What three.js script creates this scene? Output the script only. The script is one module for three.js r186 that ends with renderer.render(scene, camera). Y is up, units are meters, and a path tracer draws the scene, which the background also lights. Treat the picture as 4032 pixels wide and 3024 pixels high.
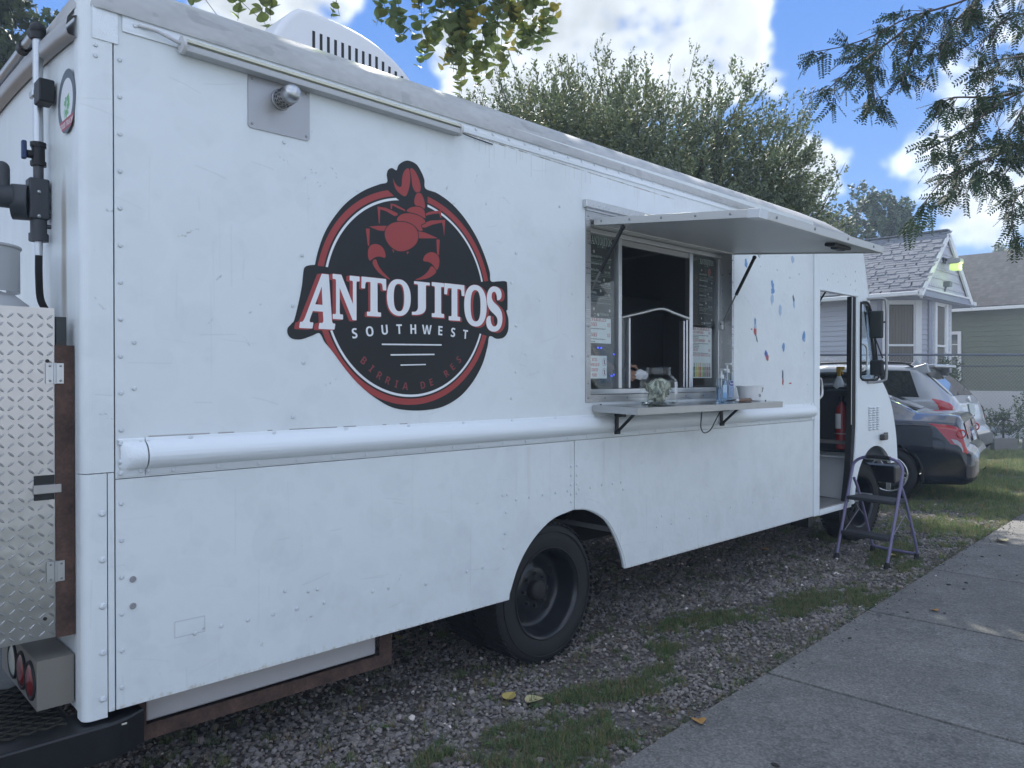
import * as THREE from 'three';
import { RoundedBoxGeometry } from 'three/addons/geometries/RoundedBoxGeometry.js';
import { mergeGeometries, mergeVertices } from 'three/addons/utils/BufferGeometryUtils.js';
import { MarchingCubes } from 'three/addons/objects/MarchingCubes.js';
import { createNoise3D } from 'simplex-noise';

// ---------- camera ----------
const scene = new THREE.Scene();
const camera = new THREE.PerspectiveCamera(53.07, 4 / 3, 0.05, 900);
const YAW = THREE.MathUtils.degToRad(43.88), PITCH = THREE.MathUtils.degToRad(-0.45);
camera.position.set(-0.80, 1.5, 2.74);
camera.lookAt(camera.position.x + Math.sin(YAW) * Math.cos(PITCH), camera.position.y + Math.sin(PITCH), camera.position.z - Math.cos(YAW) * Math.cos(PITCH));
const renderer = new THREE.WebGLRenderer({ antialias: true });
renderer.setSize(1024, 768);
renderer.toneMapping = THREE.LinearToneMapping;
renderer.toneMappingExposure = 1.9;
renderer.shadowMap.enabled = true;

// ---------- random numbers, noise ----------
function rngOf(seed) { let a = seed >>> 0; return () => { a = (a + 0x6D2B79F5) >>> 0; let t = a; t = Math.imul(t ^ (t >>> 15), t | 1); t ^= t + Math.imul(t ^ (t >>> 7), t | 61); return ((t ^ (t >>> 14)) >>> 0) / 4294967296; }; }
let R = rngOf(7);
const rr = (a, b) => a + (b - a) * R();
const noise3 = createNoise3D(rngOf(11));
const fbm = (x, y, z, n = 5) => { let s = 0, a = 0.5, f = 1; for (let i = 0; i < n; i++) { s += a * noise3(x * f, y * f, z * f); a *= 0.5; f *= 2.03; } return s; };
const sstep = (a, b, x) => { const t = Math.min(1, Math.max(0, (x - a) / (b - a))); return t * t * (3 - 2 * t); };
const lerp = (a, b, t) => a + (b - a) * t;
const V = (x, y, z) => new THREE.Vector3(x, y, z);

// ---------- sky: summer blue with broken cumulus ----------
{
  const W = 2048, H = 1024, data = new Float32Array(W * H * 4);
  const dirOf = (az, el) => { const a = az * Math.PI / 180, e = el * Math.PI / 180; return [Math.sin(a) * Math.cos(e), Math.sin(e), -Math.cos(a) * Math.cos(e)]; };
  // cumulus masses: azimuth from -z towards +x, elevation, radius (degrees), weight
  const clouds = [[52, 23.5, 7.2, 1], [46.5, 21.5, 6, .9], [57.5, 24, 5.5, 1], [59.5, 22, 3.6, .9], [42, 20.5, 4.2, .9], [38.5, 23.5, 1.9, .8], [63.2, 19.6, 1.8, .55], [65.5, 14.3, 3.3, .95], [63.5, 14.2, 2.4, .8], [77, 22, 5, .6], [71.5, 18, 4, .5],
    [77, 12.5, 5, .65], [74, 9.5, 4.2, .65], [70, 14, 2.4, .35], [30, 26, 4, .9], [26, 24, 3, .8], [22, 25, 3, .8], [64, 8, 5, .3], [35.5, 26, 2.2, -.7], [65, 22, 4, -.8], [68.5, 17, 3, -.7], [34, 22, 3, -.5], [69, 11, 3, -.5]];
  const cd = clouds.map((c) => [...dirOf(c[0], c[1]), c[2] * Math.PI / 180, c[3]]);
  const fx = dirOf(52, 14), sunV = dirOf(42, 40);
  for (let j = 0; j < H; j++) for (let i = 0; i < W; i++) {
    const el = ((j + 0.5) / H - 0.5) * Math.PI, ph = ((i + 0.5) / W - 0.5) * 2 * Math.PI;
    const y = Math.sin(el), x = Math.cos(el) * Math.cos(ph), z = Math.cos(el) * Math.sin(ph);
    const h = Math.max(0, y);
    const t = Math.pow(1 - h, 2.8);
    let r = lerp(0.055, 0.185, t), g = lerp(0.155, 0.345, t), b = lerp(0.46, 0.62, t);
    if (y > -0.02) {
      const dxv = x * fx[0] + y * fx[1] + z * fx[2];
      const inside = sstep(Math.cos(0.72), Math.cos(0.5), dxv);
      let s = 0;
      if (inside > 0) for (const c of cd) { const d = 1 - (x * c[0] + y * c[1] + z * c[2]); s += c[4] * Math.exp(-d / (c[3] * c[3] * 0.36)); }
      const wide = 0.24 + 1.05 * fbm(x * 1.9 + 3, y * 2.9 + 1, z * 1.9, 3);
      const n = fbm(x * 9, y * 12, z * 9, 5), n2 = fbm(x * 34 + 9, y * 42, z * 34, 4), bill = 1 - Math.abs(noise3(x * 15, y * 19, z * 15)) - .5;
      const dens = lerp(wide, Math.min(0.95, s) - 0.40, inside) + 0.5 * n + 0.2 * n2 + 0.16 * bill;
      const a = sstep(0.0, 0.26, dens) * (0.5 + 0.5 * sstep(0.1, 0.45, dens)) * sstep(-0.02, 0.05, y);
      const up = fbm(x * 9, y * 12 + 0.35, z * 9, 4);
      const thick = Math.min(1, Math.max(0, sstep(0.12, 0.85, dens) * 0.75 + 0.9 * (up - n) * 0.6));
      const away = 0.5 - 0.5 * (x * sunV[0] + y * sunV[1] + z * sunV[2]);
      const lit = (lerp(0.64, 0.31, thick) + 0.14 * n2 + 0.13 * bill + 0.10 * n) * lerp(0.95, 1.9, away);
      r = lerp(r, lit * 0.92, a); g = lerp(g, lit * 1.0, a); b = lerp(b, lit * 1.09, a);
    }
    const k = (j * W + i) * 4; data[k] = r; data[k + 1] = g; data[k + 2] = b; data[k + 3] = 1;
  }
  const sky = new THREE.DataTexture(data, W, H, THREE.RGBAFormat, THREE.FloatType);
  sky.mapping = THREE.EquirectangularReflectionMapping; sky.colorSpace = THREE.LinearSRGBColorSpace; sky.magFilter = THREE.LinearFilter; sky.minFilter = THREE.LinearFilter; sky.needsUpdate = true;
  scene.background = sky; scene.environment = sky;
}
// ---------- sun, ahead of the camera and high, behind the trees ----------
{
  const az = THREE.MathUtils.degToRad(42), el = THREE.MathUtils.degToRad(40);
  const d = V(Math.sin(az) * Math.cos(el), Math.sin(el), -Math.cos(az) * Math.cos(el));
  const sun = new THREE.DirectionalLight(new THREE.Color(1.0, 0.955, 0.885), 5.0);
  sun.position.copy(d).multiplyScalar(60).add(V(6, 0, 0)); sun.target.position.set(6, 0, 0); sun.castShadow = true; sun.name = 'sun';
  Object.assign(sun.shadow.camera, { left: -30, right: 30, top: 30, bottom: -30, near: 1, far: 160 }); sun.shadow.mapSize.set(4096, 4096);
  scene.add(sun, sun.target);
}

// ---------- thin blue fog, added to imitate lens veil ----------
scene.fog = new THREE.FogExp2(new THREE.Color(0.66, 0.82, 1.0), 0.0045);

// ---------- helpers: materials and textures ----------
const lin = (r, g, b) => new THREE.Color().setRGB(r, g, b);
const mat = (o) => { const c = o.color; const m = new THREE.MeshPhysicalMaterial({ roughness: 0.6, metalness: 0, side: THREE.DoubleSide, ...o, color: Array.isArray(c) ? lin(...c) : c ?? lin(1, 1, 1) }); return m; };
function canvasTex(w, h, draw) { const c = document.createElement('canvas'); c.width = w; c.height = h; const x = c.getContext('2d'); draw(x, w, h); const t = new THREE.CanvasTexture(c); t.colorSpace = THREE.SRGBColorSpace; t.magFilter = THREE.LinearFilter; t.anisotropy = 8; return t; }
function dataTex(n, f, srgb = true) { const d = new Uint8Array(n * n * 4); for (let j = 0; j < n; j++) for (let i = 0; i < n; i++) { const c = f(i / n, j / n), k = (j * n + i) * 4; d[k] = c[0]; d[k + 1] = c[1]; d[k + 2] = c[2]; d[k + 3] = 255; } const t = new THREE.DataTexture(d, n, n); t.wrapS = t.wrapT = THREE.RepeatWrapping; t.magFilter = THREE.LinearFilter; t.minFilter = THREE.LinearMipmapLinearFilter; t.generateMipmaps = true; if (srgb) t.colorSpace = THREE.SRGBColorSpace; t.needsUpdate = true; return t; }
// noise that repeats over the unit square
function tileNoise(p, seed) { const q = rngOf(seed), g = new Float32Array(p * p).map(() => q()); return (u, v) => { const x = u * p, y = v * p, i = Math.floor(x), j = Math.floor(y), fx = x - i, fy = y - j, a = fx * fx * (3 - 2 * fx), b = fy * fy * (3 - 2 * fy), G = (m, n) => g[((n % p) + p) % p * p + ((m % p) + p) % p]; return lerp(lerp(G(i, j), G(i + 1, j), a), lerp(G(i, j + 1), G(i + 1, j + 1), a), b); }; }
const layered = (seed, ...ps) => { const l = ps.map((p, i) => tileNoise(p, seed + i * 17)); return (u, v) => l.reduce((s, f) => s + f(u, v), 0) / l.length; };

// ---------- helpers: geometry ----------
const at = (g, x = 0, y = 0, z = 0) => g.translate(x, y, z);
const box = (w, h, d, x = 0, y = 0, z = 0, bev = 0) => at(bev ? new RoundedBoxGeometry(w, h, d, 2, Math.min(bev, w / 2.01, h / 2.01, d / 2.01)) : new THREE.BoxGeometry(w, h, d), x, y, z);
const span = (x0, x1, y0, y1, z0, z1, bev = 0) => box(Math.abs(x1 - x0), Math.abs(y1 - y0), Math.abs(z1 - z0), (x0 + x1) / 2, (y0 + y1) / 2, (z0 + z1) / 2, bev);
const norm = (g) => { g = g.index ? g.toNonIndexed() : g; for (const k of Object.keys(g.attributes)) if (!['position', 'normal', 'uv'].includes(k)) g.deleteAttribute(k); if (!g.attributes.uv) g.setAttribute('uv', new THREE.BufferAttribute(new Float32Array(g.attributes.position.count * 2), 2)); return g; };
const merge = (...gs) => mergeGeometries(gs.flat().map(norm));
const cyl = (r0, r1, h, seg = 20, open = false) => new THREE.CylinderGeometry(r1, r0, h, seg, 1, open);
function rod(a, b, r, seg = 10, r2 = r) { a = Array.isArray(a) ? V(...a) : a; b = Array.isArray(b) ? V(...b) : b; const d = b.clone().sub(a), g = cyl(r, r2, d.length(), seg); g.applyQuaternion(new THREE.Quaternion().setFromUnitVectors(V(0, 1, 0), d.clone().normalize())); const m = a.clone().add(b).multiplyScalar(0.5); return at(g, m.x, m.y, m.z); }
const tube = (pts, r, n = 40, seg = 8, closed = false) => new THREE.TubeGeometry(new THREE.CatmullRomCurve3(pts.map((p) => (Array.isArray(p) ? V(...p) : p)), closed, 'catmullrom', 0.5), n, r, seg, closed);
const lathe = (pts, seg = 32) => new THREE.LatheGeometry(pts.map((p) => new THREE.Vector2(...p)), seg);
const shapeOf = (pts, holes = []) => { const s = new THREE.Shape(pts.map((p) => new THREE.Vector2(...p))); for (const h of holes) s.holes.push(new THREE.Path(h.map((p) => new THREE.Vector2(...p)))); return s; };
// a flat sheet standing in the x-y plane: front face at z, thickness t behind it
const sheet = (pts, z, t, holes = []) => at(new THREE.ExtrudeGeometry(shapeOf(pts, holes), { depth: t, bevelEnabled: false, curveSegments: 24 }), 0, 0, z - t);
const rect = (x0, x1, y0, y1) => [[x0, y0], [x1, y0], [x1, y1], [x0, y1]];
const arcPts = (cx, cy, r, a0, a1, n) => Array.from({ length: n + 1 }, (_, i) => { const a = lerp(a0, a1, i / n) * Math.PI / 180; return [cx + r * Math.cos(a), cy + r * Math.sin(a)]; });
const roundRect = (x0, x1, y0, y1, r, n = 6) => [...arcPts(x1 - r, y0 + r, r, -90, 0, n), ...arcPts(x1 - r, y1 - r, r, 0, 90, n), ...arcPts(x0 + r, y1 - r, r, 90, 180, n), ...arcPts(x0 + r, y0 + r, r, 180, 270, n)];
// surface through rows of points
function gridGeo(rows, closeU = false) { const pos = [], uv = [], idx = [], n = rows[0].length, m = rows.length; for (let j = 0; j < m; j++) for (let i = 0; i < n; i++) { pos.push(...rows[j][i]); uv.push(i / (n - 1), j / (m - 1)); } for (let j = 0; j < m - 1; j++) for (let i = 0; i < n - 1 + (closeU ? 1 : 0); i++) { const a = j * n + i, b = j * n + (i + 1) % n, c = a + n, d = (j + 1) * n + (i + 1) % n; idx.push(a, b, d, a, d, c); } const g = new THREE.BufferGeometry(); g.setAttribute('position', new THREE.Float32BufferAttribute(pos, 3)); g.setAttribute('uv', new THREE.Float32BufferAttribute(uv, 2)); g.setIndex(idx); g.computeVertexNormals(); return g; }
const worldUV = (g, f) => { const p = g.attributes.position, u = new Float32Array(p.count * 2); for (let i = 0; i < p.count; i++) { const q = f(p.getX(i), p.getY(i), p.getZ(i)); u[2 * i] = q[0]; u[2 * i + 1] = q[1]; } g.setAttribute('uv', new THREE.BufferAttribute(u, 2)); return g; };

// ---------- helpers: things and parts ----------
const used = new Map();
const numbered = (n) => { const k = used.get(n) ?? 0; used.set(n, k + 1); return k ? `${n}_${String(k).padStart(3, '0')}` : n; };
const shade = (o) => { o.castShadow = o.receiveShadow = true; return o; };
function thing(name, label, category, pos = [0, 0, 0], turn = 0, group) { const o = new THREE.Group(); o.name = numbered(name); o.position.set(...pos); o.rotation.y = turn; o.userData = { label, category }; if (group) o.userData.group = group; scene.add(o); return o; }
function part(parent, name, geo, m, pos) { const o = shade(new THREE.Mesh(geo, m)); o.name = name; if (pos) o.position.set(...pos); parent.add(o); return o; }
function single(name, geo, m, label, category, pos, group) { const o = part(scene, numbered(name), geo, m, pos); o.userData = { label, category }; if (group) o.userData.group = group; return o; }
function struct(name, geo, m) { const o = part(scene, numbered(name), geo, m); o.userData = { kind: 'structure' }; return o; }
function stuff(parent, name, geo, m, mats, cols, label, category) { const o = shade(new THREE.InstancedMesh(geo, m, mats.length)); mats.forEach((x, i) => o.setMatrixAt(i, x)); if (cols) cols.forEach((c, i) => o.setColorAt(i, c)); o.name = name; o.userData = { kind: 'stuff' }; if (label) Object.assign(o.userData, { label, category }); parent.add(o); return o; }
const mx = (p, q, s) => new THREE.Matrix4().compose(p, q, typeof s === 'number' ? V(s, s, s) : s);
const eul = (x, y, z, o = 'XYZ') => new THREE.Quaternion().setFromEuler(new THREE.Euler(x, y, z, o));

// =====================================================================
// ground, gravel, grass, sidewalk
// =====================================================================
const swEdge = (x) => 0.978 - 0.046 * x;      // street-side edge of the gravel
{
  const n1 = layered(3, 8, 16, 64, 200), n2 = tileNoise(256, 5), n3 = tileNoise(128, 8);
  const gravelTex = dataTex(1024, (u, v) => { const k = 0.55 + 0.55 * (n1(u, v) - 0.5) + 0.75 * (n2(u, v) - 0.5) + 0.45 * (n3(u, v) - 0.5); const c = 56 + 60 * k; return [c * 1.04, c * 0.97, c * 0.92]; });
  const gravelBump = dataTex(512, (u, v) => { const c = 255 * (0.6 * n2(u, v) + 0.4 * n3(u, v)); return [c, c, c]; }, false);
  for (const t of [gravelTex, gravelBump]) t.repeat.set(1 / 2.6, 1 / 2.6);
  const gm = mat({ color: [1, 1, 1], map: gravelTex, bumpMap: gravelBump, bumpScale: 0.012, roughness: 0.95 });
  const g = new THREE.PlaneGeometry(500, 304.6, 1, 1).rotateX(-Math.PI / 2).translate(0, -0.006, -147.7); worldUV(g, (x, y, z) => [x, z]);
  struct('ground', g, gm);

  // --- gravel stones as real little rocks
  const stone = (seed) => { const q = rngOf(seed), g0 = new THREE.IcosahedronGeometry(1, 0), m = mergeVertices((g0.deleteAttribute('normal'), g0.deleteAttribute('uv'), g0)), p = m.attributes.position; for (let i = 0; i < p.count; i++) { const k = 0.62 + 0.62 * q(); p.setXYZ(i, p.getX(i) * k * 1.15, p.getY(i) * k * 0.72, p.getZ(i) * k); } const f = m.toNonIndexed(); f.computeVertexNormals(); return f; };
  const grassPatch = [[2.05, .42, .42, .13, -.45], [1.5, .62, .40, .24, -.3], [3.35, .15, .45, .17, -.25], [4.2, .42, .58, .2, -.18], [4.45, .65, .32, .13, -.25], [2.75, .28, .14, .1, 0], [2.48, .43, .16, .08, 0], [1.05, .35, .15, .07, .2], [1.2, .92, .35, .12, 0], [6.1, .25, .55, .16, .1], [5.7, .52, .3, .1, 0], [2.9, -1.4, .5, .3, 0], [3.5, -2.6, .9, .4, 0], [.42, .30, .12, .05, 0], [6.6, -0.35, .5, .2, 0]];
  const inPatch = (x, z) => { let m = 0; for (const [cx, cz, a, b, t] of grassPatch) { const dx = x - cx, dz = z - cz, c = Math.cos(t), s = Math.sin(t), u = (dx * c - dz * s) / a, v = (dx * s + dz * c) / b; m = Math.max(m, 1.05 - .8 * Math.hypot(u, v)); } const lawn = sstep(6.3, 7.6, x) * (0.55 + 0.9 * fbm(x * 0.8, 0, z * 0.8, 3)) * sstep(10, 0, Math.abs(z)); return Math.max(m, Math.min(1, lawn)) + 0.75 * fbm(x * 6, 2, z * 8, 4); };
  R = rngOf(21);
  const bigStone = (d) => (d < 3.6 && R() < .05 ? 1.9 : 1);
  const sets = [[], [], [], [], []], cols = [[], [], [], [], []];
  const put = (x, z, s, y) => { const i = Math.floor(R() * 5); sets[i].push(mx(V(x, y, z), eul(rr(-.5, .5), rr(0, 6.3), rr(-.5, .5)), s)); const w = R(); const k = w > 0.994 ? 0.66 : rr(0.10, 0.25) * (w > 0.93 ? 1.4 : 1), t = R(); cols[i].push(lin(k * (1.04 + 0.12 * t), k * (0.97 + 0.02 * t), k * (0.95 - 0.08 * t))); };
  let made = 0, tries = 0;
  while (made < 66000 && tries++ < 900000) {
    const x = -0.9 + Math.pow(R(), 1.5) * 10.5, z = rr(-3.4, 1.0);
    if (z > swEdge(x) - 0.012) continue;
    const d = Math.hypot(x + 0.8, z - 2.74);
    if (z < -1.2 && R() > 0.3) continue;
    if (R() < 1.25 * inPatch(x, z) - 0.1) continue;
    const bare = sstep(0.1, 0.5, fbm(x * 1.7 + 5, 4, z * 2.5, 3) + 0.18); if (R() < bare * 0.75) continue;
    put(x, z, rr(0.0045, 0.0118) * (R() < 0.06 ? 1.6 : 1) * bigStone(d) * (d > 5 ? 1.35 : 1), rr(-0.003, 0.004)); made++;
  }
  for (let i = 0; i < 420; i++) { const x = rr(.9, 9), e = Math.pow(R(), 2.2) * .16; put(x, swEdge(x) + e, rr(.003, .008), .023); }   // strays on the concrete
  const sm = mat({ color: [1, 1, 1], roughness: 0.9 });
  sets.forEach((s, i) => stuff(scene, numbered('gravel'), stone(40 + i), sm, s, cols[i], 'loose grey gravel between the truck and the sidewalk', 'gravel'));

  // --- grass
  const blade = (h, w, bend, a) => { const c = Math.cos(a), s = Math.sin(a); const P = (t, side) => { const x = bend * t * t, y = h * t, o = side * w * (1 - t * 0.85); return [x * c - o * s, y, x * s + o * c]; }; return gridGeo([[P(0, -1), P(0, 1)], [P(.5, -1), P(.5, 1)], [P(1, -1), P(1, 1)]]); };
  R = rngOf(33);
  const tuft = () => merge(Array.from({ length: 9 }, () => at(blade(rr(.018, .05), rr(.0011, .0019), rr(.004, .03), rr(0, 6.3)), rr(-.018, .018), 0, rr(-.018, .018))));
  const gmats = [[], [], []], gcols = [[], [], []];
  const putG = (x, z, s, f = 1) => { const i = Math.floor(R() * 3), t = R(), dry = R() < 0.34 ? 1 : 0; gmats[i].push(mx(V(x, -0.002, z), eul(0, rr(0, 6.3), 0), V(s, s * rr(.7, 1.25), s))); gcols[i].push(dry ? lin(rr(.17, .26) * f, rr(.16, .22) * f, .085 * f) : lin(lerp(.055, .13, t) * f, lerp(.10, .18, t) * f, lerp(.03, .05, t) * f)); };
  made = 0; tries = 0;
  while (made < 17000 && tries++ < 900000) { const x = rr(0.2, 7), z = rr(-3.2, 1.0); if (z > swEdge(x) - 0.01) continue; const p = inPatch(x, z); if (R() > sstep(0.12, 0.75, p)) continue; putG(x, z, rr(.6, 1.05)); made++; }
  made = 0; tries = 0;
  while (made < 46000 && tries++ < 900000) { const x = 6.2 + Math.pow(R(), 1.25) * 14, z = rr(-6, 1.1); if (z > swEdge(x) - 0.02) continue; if (R() > sstep(0.1, 0.7, inPatch(x, z))) continue; const d = x; putG(x, z, rr(.7, 1.2) * (d > 10 ? 1.7 : 1.15), 1.55); made++; }
  made = 0; tries = 0;
  while (made < 2600 && tries++ < 90000) { const x = rr(.3, 7), z = rr(-1.6, 1.0); if (z > swEdge(x) - 0.005 || R() > .25 + .5 * fbm(x * 2 + 8, 1, z * 2, 3)) continue; putG(x, z, rr(.35, .8)); made++; }   // thin stray tufts
  for (let i = 0; i < 500; i++) { const x = rr(.9, 10); putG(x, swEdge(x) - .012 - R() * R() * .1, rr(.5, .95)); }   // along the sidewalk edge
  const grm = mat({ color: [1, 1, 1], roughness: 0.8, transmission: 0.25, thickness: 0 });
  gmats.forEach((s, i) => stuff(scene, numbered('grass'), tuft(), grm, s, gcols[i], 'short patchy grass growing through the gravel', 'grass'));
  // clover-like weeds
  const leafDisc = merge(Array.from({ length: 6 }, (_, i) => at(new THREE.CircleGeometry(.0055, 6).rotateX(-1.2).rotateY(i * 1.05), Math.cos(i * 1.05) * .012, rr(.004, .014), Math.sin(i * 1.05) * .012)));
  const wm = [], wc = []; for (let i = 0; i < 2600; i++) { const x = rr(.9, 6.4), z = rr(-.3, .95); if (z > swEdge(x) - 0.02 || inPatch(x, z) < 0.35) continue; wm.push(mx(V(x, 0, z), eul(0, rr(0, 6), 0), rr(.6, 1.3))); wc.push(lin(rr(.05, .09), rr(.10, .15), .035)); }
  stuff(scene, 'ground_cover', leafDisc, grm, wm, wc, 'tiny round-leaved weeds among the grass tufts', 'ground cover');
}
{
  // --- sidewalk: separate slabs
  const a1 = layered(50, 6, 14, 40), a2 = tileNoise(256, 51), a3 = tileNoise(230, 53);
  const stain = layered(57, 5, 11, 60, 140);
  const conc = dataTex(1024, (u, v) => { const k = 0.9 + 0.22 * (a1(u, v) - 0.5) + 0.30 * (a2(u, v) - 0.5) + (a3(u, v) > 0.92 ? 0.20 : 0) - (a3(u, v) < 0.06 ? 0.20 : 0); const st = stain(u, v), c = 129 * k * (st > .66 ? .90 : st < .3 ? 1.05 : 1); return [c * 1.0, c * 0.985, c * 0.95]; });
  const cb = dataTex(512, (u, v) => { const c = 255 * (0.5 * a2(u, v) + 0.5 * a3(u, v)); return [c, c, c]; }, false);
  const walk = new THREE.Group(); walk.name = 'sidewalk'; walk.userData = { kind: 'structure' }; scene.add(walk);
  const th = Math.atan(0.046);
  walk.position.set(0, 0, 0.978); walk.rotation.y = th;
  const joints = []; for (let x = 2.795 - 1.437 * 5; x < 26; x += 1.437) joints.push(x);
  const mats = [0.93, 1, 1.05].map((k) => { const c = conc.clone(), b = cb.clone(); c.repeat.set(1 / 1.9, 1 / 1.9); b.repeat.set(1 / 1.1, 1 / 1.1); c.offset.set(k * 3.1, k * 7.7); c.needsUpdate = b.needsUpdate = true; return mat({ color: [k * 0.92, k * 0.92, k * 0.93], map: c, bumpMap: b, bumpScale: 0.0016, roughness: 0.9 }); });
  R = rngOf(91);
  joints.forEach((x, i) => { const dz = rr(-.006, .006), g = box(1.437 - 0.020, 0.11, 1.52, 0, 0, 0, 0.004); worldUV(g, (a, b, c) => [a + x, c]); const s = part(walk, 'slab', g, mats[i % 3], [x + 0.7185, -0.035, 0.76 + dz]); s.rotation.z = rr(-.001, .001); s.rotation.x = rr(-.002, .002); });
  // verge and street behind the camera
  struct('verge', worldUV(span(-250, 250, -0.12, 0.012, 2.75, 4.6), (x, y, z) => [x, z]), mat({ color: [0.07, 0.1, 0.035], roughness: 1 }));
  struct('kerb', span(-250, 250, -0.12, 0.03, 4.6, 4.75), mat({ color: [0.35, 0.34, 0.32], roughness: 0.9 }));
  struct('street', span(-250, 250, -0.3, -0.1, 4.75, 150), mat({ color: [0.31, 0.325, 0.335], roughness: 0.9 }));
}

// =====================================================================
// the food truck: side in the plane z = 0, x along its length, rear at x = -0.085
// =====================================================================
const truck = thing('food_truck', 'white step van food truck with scorpion logo and open serving window', 'food truck');
const rivetGeo = new THREE.SphereGeometry(0.0085, 8, 4, 0, 6.2832, 0, 1.25).scale(1, 0.5, 1).rotateX(Math.PI / 2);
const whiteTint = [0.80, 0.845, 0.875];
// paint with dirt, chips and scratches; w x h metres at px per metre
function paintTex(x0, x1, y0, y1, ppm, seed, extra) {
  const q = rngOf(seed), W = Math.min(2048, Math.round((x1 - x0) * ppm)), H = Math.round((y1 - y0) * W / (x1 - x0)), k = W / (x1 - x0);
  const t = canvasTex(W, H, (c) => {
    c.fillStyle = 'rgb(248,248,246)'; c.fillRect(0, 0, W, H);
    for (let i = 0; i < 1500; i++) { const r = (0.006 + 0.13 * q() * q()) * k; c.fillStyle = q() < 0.6 ? 'rgba(196,195,190,0.032)' : 'rgba(255,255,255,0.035)'; c.beginPath(); c.ellipse(q() * W, q() * H, r, r * (0.4 + q()), q() * 3, 0, 7); c.fill(); }
    for (let i = 0; i < 60; i++) { c.strokeStyle = `rgba(150,146,136,${0.03 + 0.05 * q()})`; c.lineWidth = (0.002 + 0.006 * q()) * k; const x = q() * W, y = q() * H; c.beginPath(); c.moveTo(x, y); c.lineTo(x + (q() - .5) * 4, y + (0.05 + 0.3 * q()) * k); c.stroke(); }
    for (let i = 0; i < 700; i++) { c.fillStyle = `rgba(150,146,138,${0.05 + 0.14 * q()})`; const r = (0.0006 + 0.0022 * q() * q()) * k; c.beginPath(); c.ellipse(q() * W, q() * H, r, r * (.5 + q()), 0, 0, 7); c.fill(); }
    for (let i = 0; i < 80; i++) { c.strokeStyle = `rgba(120,120,118,${0.1 + 0.25 * q()})`; c.lineWidth = 0.0011 * k; const x = q() * W, y = q() * H, l = (0.03 + 0.12 * q()) * k, a = (q() - .5) * 0.7; c.beginPath(); c.moveTo(x, y); c.quadraticCurveTo(x + l * .5, y + l * a * .3, x + l, y + l * a); c.stroke(); }
    const marks = extra?.marks ?? [];
    for (const [mxx, my, s] of marks) { const dir = -.9 + 1.8 * q(); for (let i = 0; i < 6; i++) { c.strokeStyle = `rgba(${125 + 40 * q() | 0},${122 + 40 * q() | 0},${116 + 40 * q() | 0},${0.25 + 0.4 * q()})`; c.lineWidth = (0.001 + 0.0028 * q()) * k; const t = (q() - .5) * s, x = (mxx - x0 + t * Math.cos(dir) + (q() - .5) * s * .25) * k, y = (y1 - my + t * Math.sin(dir) * 1.2 + (q() - .5) * s * .25) * k, l = (0.002 + 0.009 * q()) * k; c.beginPath(); c.moveTo(x, y); c.lineTo(x + l * Math.cos(dir + .4 * (q() - .5)), y + l * Math.sin(dir + .4 * (q() - .5))); c.stroke(); } }
    extra?.draw?.(c, k, (x) => (x - x0) * k, (y) => (y1 - y) * k, q);
  });
  t.wrapS = t.wrapT = THREE.ClampToEdgeWrapping; t.repeat.set(1 / (x1 - x0), 1 / (y1 - y0)); t.offset.set(-x0 / (x1 - x0), -y0 / (y1 - y0));
  return t;
}
const panelWave = dataTex(256, ((f, f2) => (u, v) => { const c = 255 * (0.8 * f(u, v) + 0.2 * f2(u, v)); return [c, c, c]; })(tileNoise(5, 77), tileNoise(60, 78)), false); panelWave.repeat.set(1 / 1.6, 1 / 1.6);
const whitePaint = mat({ color: whiteTint, roughness: 0.38, clearcoat: 0.15, clearcoatRoughness: 0.4, bumpMap: panelWave, bumpScale: 0.0035 });
const upperPaint = whitePaint.clone(); upperPaint.map = paintTex(-0.1, 5.26, 1.16, 2.75, 380, 4, { marks: [[.62, 2.34, .05], [.72, 2.3, .1], [.76, 2.25, .12], [.84, 2.33, .05], [.95, 2.27, .06], [1.42, 2.36, .05], [1.45, 2.31, .04], [1.6, 2.44, .06], [1.66, 2.33, .05], [1.8, 2.37, .06], [1.74, 2.16, .05], [.36, 1.86, .04], [.33, 1.7, .03], [.5, 1.76, .06], [.27, 2.02, .06], [.24, 2.0, .04], [.47, 1.64, .04], [.82, 1.48, .05], [2.02, 1.9, .05], [2.25, 2.2, .06], [1.92, 1.62, .04], [4.1, 2.05, .06], [4.75, 1.62, .08], [.0, 2.05, .03], [-.03, 1.75, .05], [-.02, 1.38, .06]], draw: (c, k, X, Y, q) => {
  // dark sealant line above and below the moulding, brown run-off under the drip rail
  c.strokeStyle = 'rgba(92,72,70,0.75)'; c.lineWidth = 0.0025 * k; c.setLineDash([0.21 * k, 0.03 * k, 0.06 * k, 0.13 * k, .02 * k, .07 * k]); c.beginPath(); c.moveTo(X(.12), Y(1.302)); c.lineTo(X(1.2), Y(1.301)); c.stroke();
  c.setLineDash([]); for (let i = 0; i < 260; i++) { const x = 1.48 + 1.75 * q(), w = .01 + .03 * q(), yy = 2.640 - .02 * (x - 1.5); c.strokeStyle = `rgba(${100 + 30 * q() | 0},${84 + 24 * q() | 0},${66 + 20 * q() | 0},${.12 + .4 * q() * q()})`; c.lineWidth = (.001 + .004 * q()) * k; c.beginPath(); c.moveTo(X(x), Y(yy + .002 * (q() - .5))); c.lineTo(X(x + w), Y(yy - .001)); c.stroke(); }
  for (let i = 0; i < 26; i++) { const x = 1.5 + 1.6 * q(); c.strokeStyle = `rgba(120,100,70,${0.06 + .1 * q()})`; c.lineWidth = 0.004 * k; c.beginPath(); c.moveTo(X(x), Y(2.63)); c.lineTo(X(x), Y(2.63 - .03 - .1 * q())); c.stroke(); }
} });
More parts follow.
